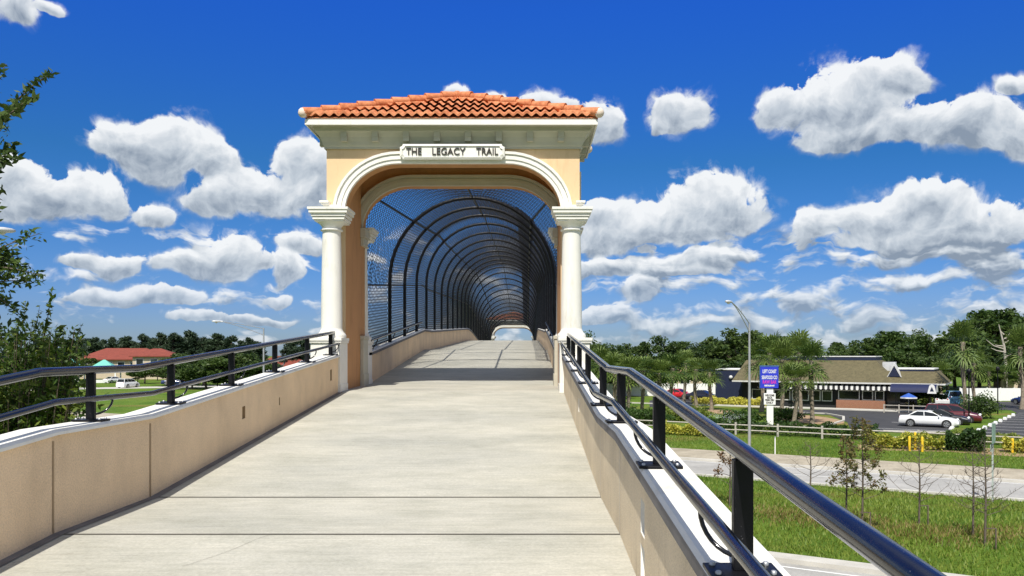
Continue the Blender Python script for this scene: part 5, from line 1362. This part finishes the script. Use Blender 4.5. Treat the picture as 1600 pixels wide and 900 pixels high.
for i in range(8):
    q0 = np.array(G(1524, 676)); q1 = np.array(G(1586, 648)); p = q0+(q1-q0)*(i+.5)/8
    t = thing('wheel_stop', 'white concrete wheel stop in the long row at the right', 'wheel stop', (*p, 0), math.atan2(NW[1], NW[0]), 'wheel stops in the right row')
    MB().slab([(-1.05, -.19, .012), (-1.05, .19, .012), (-1.05, .13, .18), (-1.05, -.13, .18)], (1, 0, 0), 0, 2.0).build('block', M['vinyl'], t)
for i in range(3):
    q0 = np.array(G(1482, 673)); q1 = np.array(G(1511, 656)); p = q0+(q1-q0)*(i+.5)/3
    t = thing('wheel_stop', 'white concrete wheel stop before the noses of the parked cars', 'wheel stop', (*p, 0), math.atan2(NW[1], NW[0]), 'wheel stops before the parked cars')
    MB().slab([(-1.05, -.19, .012), (-1.05, .19, .012), (-1.05, .13, .18), (-1.05, -.13, .18)], (1, 0, 0), 0, 2.0).build('block', M['vinyl'], t)
for px, py, lb in ((1514, 664, 'black lamp post on the grass island'), (1559, 648, 'thin black lamp post before the white fence')):
    p = G(px, py); t = thing('lamp_post', lb, 'lamp post', (*p, 0), 0, 'black lamp posts in the parking lot')
    MB().tube([(0, 0, 0), (0, 0, 4.6)], [.07, .05], 8).build('pole', M['blackm'], t); MB().lathe([(.12, 4.6), (.2, 4.75), (.16, 5.0), (.03, 5.1)], (0, 0, 0), 10).build('lamp_head', M['blackm'], t)
sp = thing('lawn_sprinkler', 'sprinkler throwing a fine spray over the lawn', 'sprinkler', (*G(1135, 672), 0)); MB().tube([(0, 0, 0), (0, 0, .3)], .02, 6).build('riser', M['dark'], sp)
n = 700; th = rng.uniform(0, 6.28, n); rr = rng.random(n)**.7*1.5; c = np.stack([rr*np.cos(th), rr*np.sin(th), .3+rr*1.3-.45*rr**2], -1)+rng.normal(size=(n, 3))*.08
V, Fq = leaf_quads(c, .035, .8); np_mesh('spray', V, Fq, M['water'], sp)['kind'] = 'stuff'

# ------------------------------------------------------------------ buildings on the left
def hip_house(name, label, c, rz, L_, D, eave, top, wall_m, roof_m, nwin, group=None):
    t = thing(name, label, 'building', (*c, 0), rz, group)
    MB().box(-L_/2, L_/2, -D/2, D/2, 0, eave).build('wall', M[wall_m], t)
    o = .7; b = MB(); x, y = L_/2+o, D/2+o; rl = max(.5, L_/2-D/2)
    v = [(-x, -y, eave), (x, -y, eave), (x, y, eave), (-x, y, eave), (-rl, 0, top), (rl, 0, top)]
    b.add(v, [(0, 1, 5, 4), (1, 2, 5), (2, 3, 4, 5), (3, 0, 4), (3, 2, 1, 0)]); b.box(-x-.02, x+.02, -y-.04, -y-.01, eave-.25, eave-.002, 0)
    b.build('roof', M[roof_m], t)
    for k in range(nwin):
        xx = -L_/2+L_*(k+.5)/nwin
        w = MB().box(xx-.9, xx+.9, -D/2-.06, -D/2-.002, eave-2.4, eave-.7).build('window', M['stripe'], t); MB().box(xx-.78, xx+.78, -D/2-.09, -D/2-.061, eave-2.28, eave-.82).build('pane', M['glass'], w)
    return t
hip_house('tiled_house', 'two storey cream building with a long red tiled roof', XY(198, 222), R(12), 21, 11, HZ(561, 222), HZ(544, 222), 'cream', 'redroof', 7)
hip_house('tiled_house', 'smaller red roofed building right of the long one', XY(246, 214), R(12), 10, 8, HZ(556, 214), HZ(544.5, 214), 'cream', 'redroof', 3)
hip_house('tiled_house', 'low red roofed building seen through the left guardrail', XY(445, 190), R(5), 13, 9, HZ(572, 190), HZ(556, 190), 'cream', 'redroof', 4)
hip_house('tiled_house', 'cream house beyond the fence among the palms', XY(1070, 150), R(-10), 12, 7, 3.0, 4.2, 'cream', 'mulch', 3)
hip_house('tiled_house', 'house with a tan roof at the far right behind the oaks', XY(1640, 140), R(-10), 14, 8, 5.4, 7.3, 'cream', 'mulch', 3)
def pavilion(label, px, Y, wpx, eave_y, top_y):
    c = XY(px, Y); W = wpx/F*Y/2; t = thing('picnic_pavilion', label, 'pavilion', (*c, 0), R(15), 'turquoise roofed pavilions'); ze_, zt_ = HZ(eave_y, Y), HZ(top_y, Y)
    b = MB(); b.add([(-W, -W, ze_), (W, -W, ze_), (W, W, ze_), (-W, W, ze_), (-.2, 0, zt_), (.2, 0, zt_)], [(0, 1, 5, 4), (1, 2, 5), (2, 3, 4, 5), (3, 0, 4), (3, 2, 1, 0)]); b.build('roof', M['turq'], t)
    for x in (-.85, .85):
        for y in (-.85, .85): MB().box(x*W-.12, x*W+.12, y*W-.12, y*W+.12, 0, ze_).build('post', M['vinyl'], t)
    MB().box(-W*.85, W*.85, -W*.8, -W*.78, 0, .7).build('rail', M['vinyl'], t)
pavilion('turquoise roofed pavilion right of the shrub', 163, 186, 46, 578.5, 562)
pavilion('turquoise roofed pavilion partly hidden by the shrub', 110, 190, 38, 577, 560)
